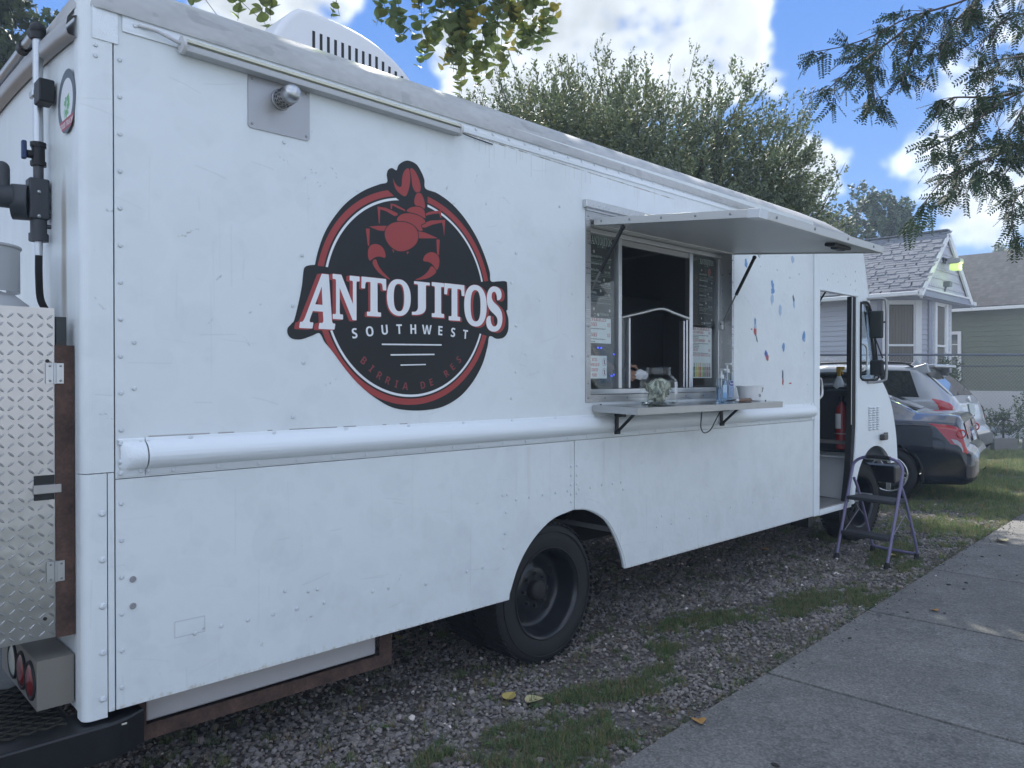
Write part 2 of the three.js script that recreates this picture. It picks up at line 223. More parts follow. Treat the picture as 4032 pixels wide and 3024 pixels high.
const lowerPaint = whitePaint.clone(); lowerPaint.map = paintTex(-0.1, 5.26, 0.38, 1.2, 380, 5, { marks: [[.3, .6, .03], [1.15, .62, .04], [.72, .55, .04], [1.6, .9, .05], [3.6, .8, .04], [3.2, .62, .06], [.52, .5, .03], [4.2, .7, .05], [2.9, 1.0, .04]], draw: (c, k, X, Y, q) => {
  c.strokeStyle = 'rgba(150,150,150,0.6)'; c.lineWidth = 0.0018 * k; c.strokeRect(X(.205), Y(.648), .105 * k, .055 * k);
  for (let i = 0; i < 700; i++) { const x = 5.2 * q(); c.strokeStyle = `rgba(${150 + 30 * q() | 0},${130 + 20 * q() | 0},96,${0.04 + .10 * q()})`; c.lineWidth = (0.002 + .012 * q()) * k; const h = 0.003 + .022 * q() * q() * q(); c.beginPath(); c.moveTo(X(x), Y(.40)); c.lineTo(X(x), Y(.405 + h)); c.stroke(); }
  for (let i = 0; i < 14; i++) { const x = 1.75 + 1.1 * q(); c.strokeStyle = 'rgba(160,158,150,0.05)'; c.lineWidth = 0.03 * k * q(); c.beginPath(); c.moveTo(X(x), Y(1.15)); c.lineTo(X(x), Y(.8 + .2 * q())); c.stroke(); }
} });
const dark = mat({ color: [0.012, 0.013, 0.015], roughness: 0.5 }), rubber = mat({ color: [0.014, 0.014, 0.015], roughness: 0.75 }), blackPaint = mat({ color: [0.012, 0.013, 0.016], roughness: 0.35 });
const brush = dataTex(512, ((f, f2) => (u, v) => { const c = 255 * (0.35 + 0.3 * (f(u * 0.02, v) - .5) + 0.25 * f2(u, v)); return [c, c, c]; })(tileNoise(256, 61), tileNoise(7, 62)), false); brush.repeat.set(2, 2);
const steel = mat({ color: [0.46, 0.46, 0.46], metalness: 1, roughness: 0.9, roughnessMap: brush, anisotropy: 0.4 });
const alu = mat({ color: [0.62, 0.625, 0.63], metalness: 1, roughness: 0.38 });
const dullAlu = mat({ color: [0.46, 0.45, 0.44], metalness: 0.85, roughness: 0.5 });
const galv = mat({ color: [0.52, 0.54, 0.56], metalness: 0.95, roughness: 0.34 });
const screwMat = mat({ color: [0.3, 0.3, 0.31], metalness: 1, roughness: 0.35 });
const glass = mat({ color: [0.95, 0.98, 0.97], roughness: 0.02, transmission: 1, thickness: 0, ior: 1.45 });
const smokeGlass = mat({ color: [0.5, 0.54, 0.54], roughness: 0.03, transmission: 1, thickness: 0, ior: 1.5 });
const rust = mat({ color: [1, 1, 1], roughness: 0.85, map: dataTex(256, ((f) => (u, v) => { const k = f(u, v); return [82 + 56 * (k - .5), 63 + 42 * (k - .5), 55 + 34 * (k - .5)]; })(layered(70, 8, 30, 90))) });

// --- side walls
const WIN = { x0: 2.425, x1: 3.905, y0: 1.405, y1: 2.345 };
part(truck, 'side_panel', sheet(rect(0.016, 5.146, 1.166, 2.735), 0, 0.03, [rect(WIN.x0, WIN.x1, WIN.y0, WIN.y1)]), upperPaint);
const arch = [[1.82, .40], [1.82, .436], [1.884, .567], [1.983, .677], [2.126, .764], [2.296, .797]];
const arch2 = [[2.302, .797], [2.424, .779], [2.566, .708], [2.653, .61], [2.722, .49], [2.752, .400]];
const smoothLine = (p, n) => new THREE.CatmullRomCurve3(p.map((q) => V(q[0], q[1], 0)), false, 'catmullrom', .5).getPoints(n).map((v) => [v.x, v.y]);
const lowerRear = part(truck, 'side_panel', sheet([[0.016, .40], [1.815, .405], ...smoothLine(arch.slice(1), 30), [2.296, 1.163], [0.016, 1.163]], 0.0, 0.03), lowerPaint);
const lowerFront = part(truck, 'side_panel', sheet([...smoothLine(arch2, 34), [5.146, .402], [5.146, 1.163], [2.302, 1.163]], 0.0, 0.03), lowerPaint);
// folded hem along the wheel arch
part(truck, 'arch_lip', tube([...smoothLine(arch.slice(1), 16), ...smoothLine(arch2, 16)].map((p) => [p[0], p[1], -0.012]), 0.008, 60, 6), whitePaint);
// --- rounded rear corner post, with a second plate on its lower half
const cornerProfile = (x1, out) => [[x1, out], [-0.055, out], ...arcPts(-0.055, out - 0.03, 0.03, 90, 180, 8), [-0.085, -0.06], [-0.079, -0.06], ...arcPts(-0.055, out - 0.03, 0.024, 180, 90, 8), [x1, out - 0.006]];
// plan outline given as [x, z], raised to a height
const upright = (prof, h, o = {}) => new THREE.ExtrudeGeometry(shapeOf(prof.map(([x, z]) => [x, -z])), { depth: h, bevelEnabled: false, ...o }).rotateX(-Math.PI / 2);
const vertical = (prof, y0, y1) => { const g = upright(prof, y1 - y0).translate(0, y0, 0); return worldUV(g, (x, y, z) => [x + z, y]); };
part(truck, 'corner_post', vertical(cornerProfile(0.011, 0.0015), 1.19, 2.73), upperPaint);
const postLow = part(truck, 'corner_post', vertical(cornerProfile(-0.012, 0.0035), 0.385, 1.187), lowerPaint);
part(truck, 'corner_post', vertical([[-0.008, 0.001], [0.011, 0.001], [0.011, -0.008], [-0.008, -0.008]], 0.40, 1.187), lowerPaint);
part(truck, 'seam_backing', span(-0.02, 0.03, 0.42, 2.72, -0.031, -0.036), dark);
part(truck, 'seam_backing', span(2.27, 2.33, 0.82, 1.2, -0.031, -0.036), dark);
// --- moulding (rub rail)
const railProf = [[0, .123], [.005, .12], [.005, .112], [.014, .108], [.030, .096], [.040, .078], [.043, .062], [.040, .046], [.030, .030], [.016, .020], [.006, .017], [.005, -.003], [0, -.004]];
const railGeo = (x0, x1) => gridGeo([x0, x1].map((x) => railProf.map(([z, y]) => [x, 1.175 + y, z])));
const rail = part(truck, 'moulding', railGeo(0.110, 5.135), whitePaint);
part(truck, 'moulding_end', gridGeo(Array.from({ length: 9 }, (_, i) => { const t = i / 8, s = Math.sin(t * Math.PI / 2), k = Math.sqrt(Math.max(0, 1 - (1 - s) ** 2)); return railProf.map(([z, y], j) => j < 2 || j > railProf.length - 3 ? [lerp(0.02, 0.106, t), 1.175 + y, z] : [lerp(0.03, 0.106, s), 1.175 + y, 0.005 + Math.max(0, z - 0.005) * k]); })), whitePaint);
part(truck, 'moulding_end', span(5.10, 5.143, 1.172, 1.30, 0.002, 0.012, 0.004), whitePaint);
for (let x = 0.2; x < 5.1; x += 0.157) part(rail, 'rivet', rivetGeo, whitePaint, [x, 1.1815, 0.0055]);
for (let x = 0.26; x < 5.1; x += 0.314) part(rail, 'rivet', rivetGeo, whitePaint, [x, 1.2915, 0.0055]);
for (const [x, y] of [[.030, 1.283], [.030, 1.222], [.030, 1.184], [.094, 1.283], [.094, 1.187], [.118, 1.284], [.118, 1.187]]) part(rail, 'rivet', rivetGeo, whitePaint, [x, y, 0.006]);
// --- roof: cove all round, rounded corners, slightly crowned
const ringAt = (ins, fr, y, yf) => { const x0 = -0.088 + ins, x1 = 6.10 - fr, z0 = 0.012 - ins, z1 = -2.112 + ins, r = Math.max(0.02, 0.07 - ins * 0.1), o = []; const P = [[x1 - r, z0 - r, 90, 0], [x1 - r, z1 + r, 0, -90], [x0 + r, z1 + r, -90, -180], [x0 + r, z0 - r, 180, 90]]; for (const [cx, cz, a0, a1] of P) for (let i = 0; i <= 6; i++) { const a = lerp(a0, a1, i / 6) * Math.PI / 180; o.push([cx + r * Math.cos(a), 0, cz + r * Math.sin(a)]); } return o.map(([x, _, z]) => [x, lerp(y, yf, sstep(5.0, 6.1, x)), z]); };
{
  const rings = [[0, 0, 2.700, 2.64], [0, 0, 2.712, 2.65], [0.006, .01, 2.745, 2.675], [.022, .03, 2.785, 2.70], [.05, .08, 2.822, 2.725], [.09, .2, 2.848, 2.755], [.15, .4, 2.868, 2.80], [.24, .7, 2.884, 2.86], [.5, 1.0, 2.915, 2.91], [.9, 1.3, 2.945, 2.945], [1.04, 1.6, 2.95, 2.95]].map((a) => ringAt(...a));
  const roofMottle = dataTex(256, ((f, f2) => (u, v) => { const c = 205 + 36 * (f(u, v) - .5) - (f2(u, v) > .8 ? 14 : 0); return [c, c, c * .99]; })(layered(90, 6, 20, 70), tileNoise(24, 92))); roofMottle.repeat.set(.6, .6);
  part(truck, 'roof', worldUV(gridGeo(rings, true), (x, y, z) => [x, z - y * 1.5]), mat({ color: [.72, .725, .73], roughness: .55, map: roofMottle }));  // mottled grey, darker than the wall paint
}
const strip = part(truck, 'rivet_strip', span(0.03, 5.14, 2.642, 2.699, 0.001, 0.006, 0.0015), whitePaint); strip.rotation.z = -0.004; strip.position.y = 0.006;
for (let x = 0.07; x < 5.1; x += 0.108) part(strip, 'rivet', rivetGeo, whitePaint, [x, 2.672, 0.0065]);
part(truck, 'corner_joint', span(-0.05, 0.028, 2.60, 2.704, 0.002, 0.005, 0.001), whitePaint);
// --- rivets on panels
for (let y = 0.47; y < 2.66; y += 0.1225) part(lowerRear, 'rivet', rivetGeo, whitePaint, [0.033, y, 0.001]);
for (let y = 0.45; y < 1.15; y += 0.152) part(postLow, 'rivet', new THREE.SphereGeometry(0.012, 10, 5, 0, 6.2832, 0, 1.3).scale(1, .5, 1).rotateX(Math.PI / 2), whitePaint, [-0.026, y, 0.004]);
for (const [x, y] of [[.075, 1.62], [.075, 1.465], [-.04, 2.58], [-.04, 2.545]]) part(lowerRear, 'rivet', rivetGeo, whitePaint, [x, y, 0.001]);
for (const [x, y] of [[1.771, .927], [1.8, .927], [1.862, .896], [1.955, .898], [2.053, .899], [2.15, .9], [2.243, .899], [1.793, .842], [1.786, .738], [1.779, .666], [1.639, .595], [1.541, .593], [2.272, .981], [2.272, 1.03], [2.272, .93], [2.272, .88], [2.272, .84], [.275, .595], [.37, .6], [.47, .6], [.57, .6], [.67, .6], [.79, .6], [.72, .66], [.76, .66], [.62, .68], [1.02, .6], [1.1, .6], [1.3, .58]]) part(lowerRear, 'rivet', rivetGeo, whitePaint, [x, y, 0.001]);
for (const [x, y] of [[2.338, .901], [2.43, .9], [2.53, .905], [2.624, .904], [2.699, .904], [2.319, .977], [2.319, 1.03], [2.319, .93], [2.319, .88], [2.72, .86], [3.05, .6], [3.2, .6], [3.4, .61], [3.6, .6], [3.1, .66], [3.9, .62], [4.2, .62], [4.5, .62]]) part(lowerFront, 'rivet', rivetGeo, whitePaint, [x, y, 0.001]);
for (const [x, y] of [[.62, 2.405], [.695, 1.98], [.655, 1.78], [.7, 1.56], [.655, 1.35], [1.86, 2.12], [1.83, 1.97], [1.86, 1.76], [1.86, 1.53], [1.83, 1.4], [2.18, 2.4], [2.28, 1.95], [2.28, 1.62], [4.9, 2.3], [4.55, 2.3], [4.75, 2.26], [5.0, 1.7], [4.3, 2.3], [5.05, 2.1], [5.05, 1.45]]) part(truck, 'rivet', rivetGeo, whitePaint, [x, y, 0.001]);
const washer = new THREE.TorusGeometry(0.008, 0.003, 6, 14);
for (const y of [.825, .735]) part(lowerRear, 'bolt', merge(washer.clone(), cyl(.006, .006, .006, 10).rotateX(Math.PI / 2)), mat({ color: [.3, .3, .31], roughness: .5 }), [.068, y, 0.003]);

// --- rear wall and its cornice, stained by exhaust
const rearTex = canvasTex(512, 512, (c) => { const q = rngOf(9); c.fillStyle = 'rgb(246,246,244)'; c.fillRect(0, 0, 512, 512); for (let i = 0; i < 260; i++) { const r = 6 + 40 * q(); c.fillStyle = q() < .6 ? 'rgba(190,186,176,0.05)' : 'rgba(250,250,250,0.06)'; c.beginPath(); c.ellipse(q() * 512, q() * 512, r * .5, r * 1.6, 0, 0, 7); c.fill(); } for (let i = 0; i < 46; i++) { c.fillStyle = 'rgba(122,110,92,0.05)'; c.beginPath(); c.ellipse(512 * .105 + 7 * (q() - .5), 130 + 110 * q(), 5 + 4 * q(), 16 + 16 * q(), 0, 0, 7); c.fill(); } for (let i = 0; i < 60; i++) { c.fillStyle = 'rgba(176,150,80,0.10)'; c.fillRect(6 + 9 * q(), 380 + 60 * q(), 2 + 2 * q(), 40 + 60 * q()); } });
const rearPaint = whitePaint.clone(); rearPaint.map = rearTex;
const rearWall = part(truck, 'rear_wall', worldUV(span(-0.079, -0.05, 0.40, 2.72, -0.05, -2.09), (x, y, z) => [-z / 2.1, (y - 0.4) / 2.3]), rearPaint);
part(truck, 'cornice', gridGeo([[-.085, 2.60], [-.112, 2.605], [-.118, 2.625], [-.112, 2.66], [-.085, 2.672]].map(([x, y]) => Array.from({ length: 17 }, (_, i) => { const z = lerp(-0.03, -2.08, i / 16), t = (z + 1.05) / 1.02; return [x, y + 0.05 * (1 - t * t), z]; }))), dullAlu);
part(truck, 'side_panel', span(-0.05, 6.0, 0.40, 2.73, -2.07, -2.1), whitePaint);
// --- jamb post and header over the cab door
part(truck, 'door_post', span(5.150, 5.246, 0.398, 2.66, -0.05, 0.012, 0.006), whitePaint);
part(truck, 'door_header', sheet(rect(5.248, 6.06, 2.217, 2.70), 0.001, 0.03), whitePaint);
part(truck, 'drip_rail', span(5.247, 6.0, 2.203, 2.215, -0.02, 0.012, 0.003), whitePaint);
for (const [x, y] of [[5.4, 2.3], [5.5, 2.36], [5.6, 2.3], [5.75, 2.36], [5.85, 2.3], [5.95, 2.42], [5.95, 2.34], [5.95, 2.26]]) part(truck, 'rivet', rivetGeo, whitePaint, [x, y, 0.002]);
// --- nose side panel with quarter window and front wheel arch
const nose = [[6.105, 2.66], [6.25, 2.28], [6.47, 1.515], [6.60, 1.435], [6.71, 1.34], [6.80, 1.23], [6.88, 1.05], [6.925, .886], [6.95, .70]];
const frontArch = arcPts(6.42, .43, .455, 36, 181, 26);
const qwin = [[6.069, 1.545], [6.09, 1.50], [6.134, 1.483], [6.40, 1.483], [6.455, 1.50], [6.462, 1.54], [6.33, 2.02], [6.275, 2.12], [6.225, 2.165], [6.148, 2.17], [6.09, 2.155], [6.069, 2.11]];
part(truck, 'nose_panel', sheet([[6.005, 2.66], ...nose, ...frontArch, [5.945, .41], [5.85, .41], [5.93, .70], [5.975, 1.0], [5.995, 1.4]], -0.002, 0.03, [qwin]), whitePaint);
part(truck, 'window_seal', tube(qwin.map(([x, y]) => [x, y, 0.001]), 0.011, 90, 6, true), rubber);
part(truck, 'quarter_window', sheet(qwin, -0.012, 0.004), glass);
part(truck, 'nose_edge', tube(nose.slice(2).map(([x, y]) => [x, y, -0.014]), 0.014, 40, 8), whitePaint);
part(truck, 'door_seal', sheet([[5.895, 2.20], [5.955, 2.20], [5.955, 1.1], [5.90, .72], [5.815, .43], [5.775, .43], [5.845, .72], [5.885, 1.1]], 0.004, 0.05), rubber);
part(truck, 'pillar_trim', tube([[5.975, 2.20, 0], [5.975, 1.1, 0], [5.925, .72, 0], [5.84, .43, 0]], 0.016, 40, 8), whitePaint);
part(truck, 'door_track', rod([5.888, 2.2, 0.0], [5.878, 1.1, 0.0], 0.004, 6), alu);
part(truck, 'sill', span(5.25, 5.86, 0.395, 0.44, -0.06, 0.012, 0.004), whitePaint);
part(truck, 'step_tread', span(5.25, 5.85, 0.441, 0.449, -0.6, 0.004, 0.002), dullAlu);
// louvred vent: three columns of pressed slats
for (let i = 0; i < 3; i++) for (let j = 0; j < 10; j++) part(truck, 'louvre', at(new THREE.SphereGeometry(.037, 10, 5, 0, 6.2832, 0, 1.57).scale(1, .35, .28).rotateX(1.15), 6.285 + i * .087, 1.233 - j * .0215, 0.001), whitePaint);
const lampM = mat({ color: [.05, .045, .04], roughness: .4 });
part(truck, 'marker_lamp', merge(span(6.50, 6.60, .93, .985, 0, .045, .012), span(6.60, 6.68, .945, .995, 0, .012, .004)), lampM);
// --- nose front, windscreen, bumper
part(truck, 'nose_front', gridGeo([-.012, -2.088].map((z) => nose.slice(2).map(([x, y]) => [x - .001, y, z]))), whitePaint);
part(truck, 'windscreen_frame', merge(rod([6.11, 2.66, -.03], [6.465, 1.52, -.03], .028, 8), rod([6.11, 2.66, -2.07], [6.465, 1.52, -2.07], .028, 8), rod([6.288, 2.09, -1.05], [6.465, 1.52, -1.05], .018, 8), rod([6.11, 2.66, -1.05], [6.288, 2.09, -1.05], .018, 8), rod([6.16, 2.50, -.03], [6.16, 2.50, -2.07], .035, 8), rod([6.465, 1.52, -.03], [6.465, 1.52, -2.07], .022, 8)), rubber);
part(truck, 'forehead', gridGeo([[6.09, 2.66], [6.115, 2.64], [6.155, 2.53]].map(([x, y]) => [[x, y, -.01], [x, y, -2.09]])), whitePaint);
for (const [z0, z1] of [[-.04, -1.04], [-1.06, -2.06]]) part(truck, 'windscreen', gridGeo([[6.16, 2.50], [6.462, 1.53]].map(([x, y]) => [[x, y, z0], [x, y, z1]])), glass);
part(truck, 'wiper', merge(rod([6.20, 2.40, -.30], [6.33, 2.02, -.62], .008, 6), rod([6.30, 2.10, -.55], [6.36, 1.93, -.70], .006, 6)), dark);
part(truck, 'front_bumper', merge(span(6.86, 7.06, .50, .66, .01, -2.1, .02), span(6.5, 6.9, .5, .6, -.6, -.7)), blackPaint);
for (const z of [-.35, -1.75]) part(truck, 'headlamp', at(cyl(.1, .1, .02, 24).rotateZ(Math.PI / 2), 6.94, .95, z), mat({ color: [.8, .8, .8], roughness: .15 }));

// --- serving window: steel flange, reveal, frame at z = -0.10
const win = part(truck, 'window_flange', merge(sheet(rect(2.386, 3.93, 1.366, 2.41), 0.006, 0.005, [rect(2.427, 3.903, 1.407, 2.343)])), steel);
for (const [x, ys] of [[2.405, [1.39, 1.47, 1.62, 1.78, 1.94, 2.1, 2.26, 2.38]], [3.916, [1.39, 1.55, 1.7, 1.85, 2.0, 2.15, 2.3]]]) for (const y of ys) part(win, 'screw', at(new THREE.SphereGeometry(.0055, 8, 5).scale(1, 1, .5), 0, 0, 0), screwMat, [x, y, 0.007]);
for (const x of [2.55, 2.75, 2.95, 3.15, 3.35, 3.55, 3.75]) part(win, 'screw', new THREE.SphereGeometry(.0055, 8, 5).scale(1, 1, .5), screwMat, [x, 1.388, 0.007]);
part(truck, 'window_reveal', merge(span(2.421, 2.4255, 1.40, 2.35, -.12, .003), span(3.9045, 3.909, 1.40, 2.35, -.12, .003), span(2.421, 3.909, 1.4, 1.4045, -.12, .003), span(2.421, 3.909, 2.3455, 2.35, -.12, .003)), steel);
const wf = part(truck, 'window_frame', merge(span(2.427, 3.903, 1.406, 1.437, -.125, -.07, .004), span(2.427, 3.903, 2.318, 2.344, -.125, -.07, .004), span(2.427, 2.45, 1.438, 2.317, -.125, -.085, .003), span(3.885, 3.903, 1.438, 2.317, -.125, -.085, .003)), alu);
const post = (x0, x1, y0, y1, z0 = -.118, z1 = -.082) => part(wf, 'mullion', span(x0, x1, y0, y1, z0, z1, .003), alu);
post(2.785, 2.815, 1.438, 2.317); post(3.527, 3.566, 1.438, 2.317); post(2.883, 2.898, 1.438, 1.86); post(3.458, 3.472, 1.438, 1.87); post(3.49, 3.508, 1.438, 1.88);
part(wf, 'sash_bar', tube([[2.815, 1.858, -.09], [3.0, 1.895, -.085], [3.2, 1.932, -.08], [3.36, 1.912, -.085], [3.526, 1.888, -.09]], .011, 30, 6), alu);
part(wf, 'sash_bar', span(2.815, 3.527, 2.283, 2.317, -.118, -.09, .003), dullAlu);
part(wf, 'pane', span(2.45, 2.785, 1.438, 2.317, -.104, -.1), glass);
part(wf, 'pane', span(2.816, 2.883, 1.438, 1.856, -.104, -.1), smokeGlass);
part(wf, 'pane', span(3.567, 3.885, 1.438, 2.317, -.104, -.1), glass);

// printed menus stuck behind the panes
const printed = (w, h, draw) => { const t = canvasTex(w, h, draw); return mat({ color: [.9, .9, .9], map: t, roughness: .5 }); };
const squiggle = (c, x, y, w, h, q) => { for (let i = 0; i < w;) { const n = h * (1 + 3.5 * q()); c.fillRect(x + i, y, Math.min(n, w - i), h); i += n + h * .7; } };
const menu = (flip, photo) => (c, W, H) => {
  const q = rngOf(flip ? 3 : 6); c.fillStyle = '#14181a'; c.fillRect(0, 0, W, H);
  if (photo) { for (let i = 0; i < 900; i++) { c.fillStyle = `rgba(${90 + 110 * q() | 0},${60 + 80 * q() | 0},${40 + 50 * q() | 0},.35)`; c.fillRect(q() * W * .3, H * .25 + q() * H * .75, 3 + 12 * q(), 3 + 10 * q()); } }
  const x0 = photo ? W * .36 : W * .06, w = W - x0 - W * .05;
  c.fillStyle = '#c9ccca'; c.textAlign = 'center'; c.font = `bold ${w * .19 | 0}px serif`; c.save(); c.translate(x0 + w / 2, H * .10); c.scale(.86, 1.5); c.fillText('ANTOJITOS', 0, 0); c.restore();
  c.fillStyle = '#8d9190'; c.font = `${w * .075 | 0}px sans-serif`; c.fillText('SOUTHWEST', x0 + w / 2, H * .135); c.textAlign = 'left';
  const heads = [['Quesabirrias', '$7 each', .26], ['Consome only', '', .35], ['Birria Ramen', '$11.50', .43], ['Asada Fries', '$11.50', .57], ['Drinks', '$2 - $3', .71]];
  for (const [a, b, y] of heads) { c.fillStyle = '#b9bdbb'; c.font = `bold ${w * .085 | 0}px sans-serif`; c.fillText(a, x0, H * y); c.fillText(b, x0 + w * .62, H * (y + .018)); c.fillStyle = '#868b8a'; for (let k = 0; k < (a === 'Consome only' ? 0 : 3); k++) squiggle(c, x0, H * (y + .03 + k * .021), w * (k === 2 ? .45 : .92), H * .0075, q); }
  c.fillStyle = '#7d8281'; squiggle(c, x0, H * .82, w * .9, H * .009, q);
  const star = (x, y, r) => { c.strokeStyle = '#d5d8d4'; c.lineWidth = r * .35; for (let k = 0; k < 3; k++) { const a = k * Math.PI / 3 + .3; c.beginPath(); c.moveTo(x - r * Math.cos(a), y - r * Math.sin(a)); c.lineTo(x + r * Math.cos(a), y + r * Math.sin(a)); c.stroke(); } };
  for (const [x, y] of [[.15, .19], [.85, .36], [.6, .53], [.45, .67], [.15, .9], [.85, .91]]) star(x0 + w * x, H * y, w * .045);
  if (photo) { c.fillStyle = '#a4534e'; c.beginPath(); c.ellipse(x0 + w * .68, H * .2, w * .11, w * .14, 0, 0, 7); c.fill(); }
  c.fillStyle = '#c9ccca'; c.font = `${w * .09 | 0}px sans-serif`; c.fillText('Follow Us', x0 + w * .42, H * .975); c.lineWidth = 4; c.strokeStyle = '#c9ccca'; c.strokeRect(x0 + w * .16, H * .957, w * .08, w * .08); c.beginPath(); c.arc(x0 + w * .34, H * .968, w * .045, 0, 7); c.fill(); c.fillStyle = '#14181a'; c.font = `bold ${w * .09 | 0}px sans-serif`; c.fillText('f', x0 + w * .325, H * .978);
};
const bev = (pics) => (c, W, H) => {
  const q = rngOf(5); c.fillStyle = '#e9e9ee'; c.fillRect(0, 0, W, H); c.fillStyle = '#b4303c'; c.textAlign = 'center'; c.font = `bold ${W * .13 | 0}px serif`; c.fillText('BEVERAGES', W * (pics ? .5 : .4), H * (pics ? .055 : .13)); c.textAlign = 'left';
  const rows = pics ? [['CAN DRINKS', '$2', .12, 3], ['GLASS DRINKS', '$3', .28, 4], ['JUICES', '$2', .47, 1], ['BOTTLED WATER', '$2', .57, 0]] : [['DRINKS', '$2', .33, 1], ['DRINKS', '$3', .74, 2]];
  for (const [a, b, y, n] of rows) { c.fillStyle = '#b4303c'; c.font = `bold ${W * (pics ? .085 : .12) | 0}px serif`; c.fillText(a, W * (pics ? .06 : -.07), H * y); c.fillText(b, W * .84, H * y); c.fillStyle = '#5a5a62'; for (let k = 0; k < n; k++) squiggle(c, W * (pics ? .1 : .02), H * (y + (pics ? .03 : .08) + k * (pics ? .03 : .1)), W * (k ? .3 : .75), H * (pics ? .012 : .035), q); }
  if (pics) { for (let i = 0; i < 10; i++) { const x = W * (.05 + i * .092), col = ['#5c7a4f', '#3f5a3d', '#c8c04a', '#d6a04a', '#b9564a', '#9fb35a', '#5d6b46', '#8a4a3d', '#6b3f3c', '#7a4b46'][i]; c.fillStyle = col; c.fillRect(x, H * .78, W * .07, H * .2); c.fillRect(x + W * .02, H * .70, W * .03, H * .1); c.fillStyle = 'rgba(255,255,255,.4)'; c.fillRect(x + W * .01, H * .84, W * .045, H * .05); } }
};
const flat = (x0, x1, y0, y1, z) => at(new THREE.PlaneGeometry(x1 - x0, y1 - y0), (x0 + x1) / 2, (y0 + y1) / 2, z);
const poster = (name, x0, x1, y0, y1, W, H, draw, label, z = -.1085) => { const o = single(name, span(-(x1 - x0) / 2, (x1 - x0) / 2, 0, y1 - y0, -.0006, .0006), printed(W, H, draw), label, name === 'notice' ? 'notice' : 'menu', [(x0 + x1) / 2, y0, z]); o.geometry = worldUV(span(-(x1 - x0) / 2, (x1 - x0) / 2, 0, y1 - y0, -.0006, .0006), (x, y) => [x / (x1 - x0) + .5, y / (y1 - y0)]); return o; };
poster('menu_board', 2.545, 2.772, 1.85, 2.312, 512, 920, menu(0, 0), 'black printed menu behind the glass beside the open serving hatch');
poster('menu_board', 3.572, 3.876, 1.855, 2.312, 600, 900, menu(1, 1), 'black menu with food photos behind the pane next to the hand sanitizer');
poster('drink_list', 2.532, 2.742, 1.70, 1.845, 512, 300, bev(0), 'white beverage price sheet above the no phone notice');
poster('drink_list', 3.574, 3.834, 1.50, 1.838, 512, 660, bev(1), 'white beverage price sheet with rows of pictured bottles');
poster('notice', 2.522, 2.705, 1.497, 1.628, 512, 280, (c, W, H) => { c.fillStyle = '#eceaec'; c.fillRect(0, 0, W, H); c.fillStyle = '#c0333c'; c.font = `bold ${H * .19 | 0}px sans-serif`; ['NO CELL', 'PHONE USE AT', 'COUNTER', 'PLEASE'].forEach((t, i) => { c.save(); c.textAlign = 'center'; c.translate(W * .40, H * (.24 + i * .225)); c.scale(.66, 1); c.fillText(t, 0, 0); c.restore(); }); for (const y of [.27, .72]) { c.strokeStyle = '#c0333c'; c.lineWidth = 5; c.beginPath(); c.arc(W * .88, H * y, H * .17, 0, 7); c.stroke(); c.fillStyle = '#222'; c.fillRect(W * .86, H * (y - .1), W * .045, H * .2); c.beginPath(); c.moveTo(W * .82, H * (y - .12)); c.lineTo(W * .94, H * (y + .12)); c.stroke(); } }, 'white notice in red letters asking for no phones at the counter');

// --- drip cap of tread plate above the window
const cap = part(truck, 'drip_cap', merge(span(2.364, 3.95, 2.424, 2.466, .001, .03, .003), span(2.385, 3.93, 2.411, 2.424, .001, .012)), alu);
const treadGeo = new THREE.SphereGeometry(1, 10, 6);
part(cap, 'tread', merge(Array.from({ length: 34 }, (_, i) => at(treadGeo.clone().scale(.019, .0055, .003).rotateZ(.6 * (i % 2 ? 1 : 1)), 2.43 + i * .044, 2.445, .0305))), alu);
// --- awning hatch, hinged along the top of the window, held by gas struts
const aw = new THREE.Group(); aw.name = 'hatch'; truck.add(aw); aw.position.set(0, 2.352, .012); aw.rotation.x = Math.atan(.105);
part(aw, 'hatch_skin', span(2.462, 3.872, -.012, .016, .03, .96), mat({ color: [.55, .56, .57], metalness: .1, roughness: .45 }));
const rim = part(aw, 'hatch_frame', merge(span(2.436, 2.461, -.018, .022, .006, .99, .003), span(3.873, 3.898, -.018, .022, .006, .99, .003), span(2.4615, 3.8725, -.018, .022, .961, .99, .003), span(2.4615, 3.8725, -.018, .022, .006, .029, .003)), mat({ color: [.55, .545, .53], metalness: .8, roughness: .42 }));
for (const z of [.06, .25, .45, .65, .84]) part(aw, 'screw', new THREE.SphereGeometry(.007, 8, 5).scale(.5, 1, 1), screwMat, [2.435, .004, z]);
for (const x of [2.6, 3.0, 3.4, 3.75]) part(aw, 'screw', new THREE.SphereGeometry(.008, 8, 5).scale(1, 1, .5), screwMat, [x, .004, .991]);
part(aw, 'latch', merge(span(3.40, 3.62, -.032, -.014, .86, .92, .006), span(3.46, 3.56, -.042, -.03, .87, .91, .004)), dark);
part(aw, 'corner_bracket', merge(span(2.434, 2.51, -.0195, .0235, .93, .9925, .002)), alu);
const strut = (a, b, f) => { const A = V(...a), B = V(...b), M = A.clone().lerp(B, f); const s = part(truck, 'gas_strut', merge(rod(A, M, .011, 12)), dark); part(s, 'strut_rod', rod(M, B, .005, 10), screwMat); part(s, 'strut_end', merge(at(new THREE.SphereGeometry(.014, 10, 8), ...a), at(new THREE.SphereGeometry(.012, 10, 8), ...b)), dark); return s; };
strut([2.452, 2.298, .205], [2.440, 1.945, -.03], .62); strut([3.86, 2.292, .195], [3.882, 1.868, -.06], .55);
for (const x of [2.446, 3.862]) part(truck, 'strut_plate', sheet([[x - .012, 2.325], [x + .05, 2.325], [x + .02, 2.29]], .22, .004), alu);
part(truck, 'strut_plate', span(3.872, 3.9, 1.83, 1.89, -.075, -.05, .003), alu);

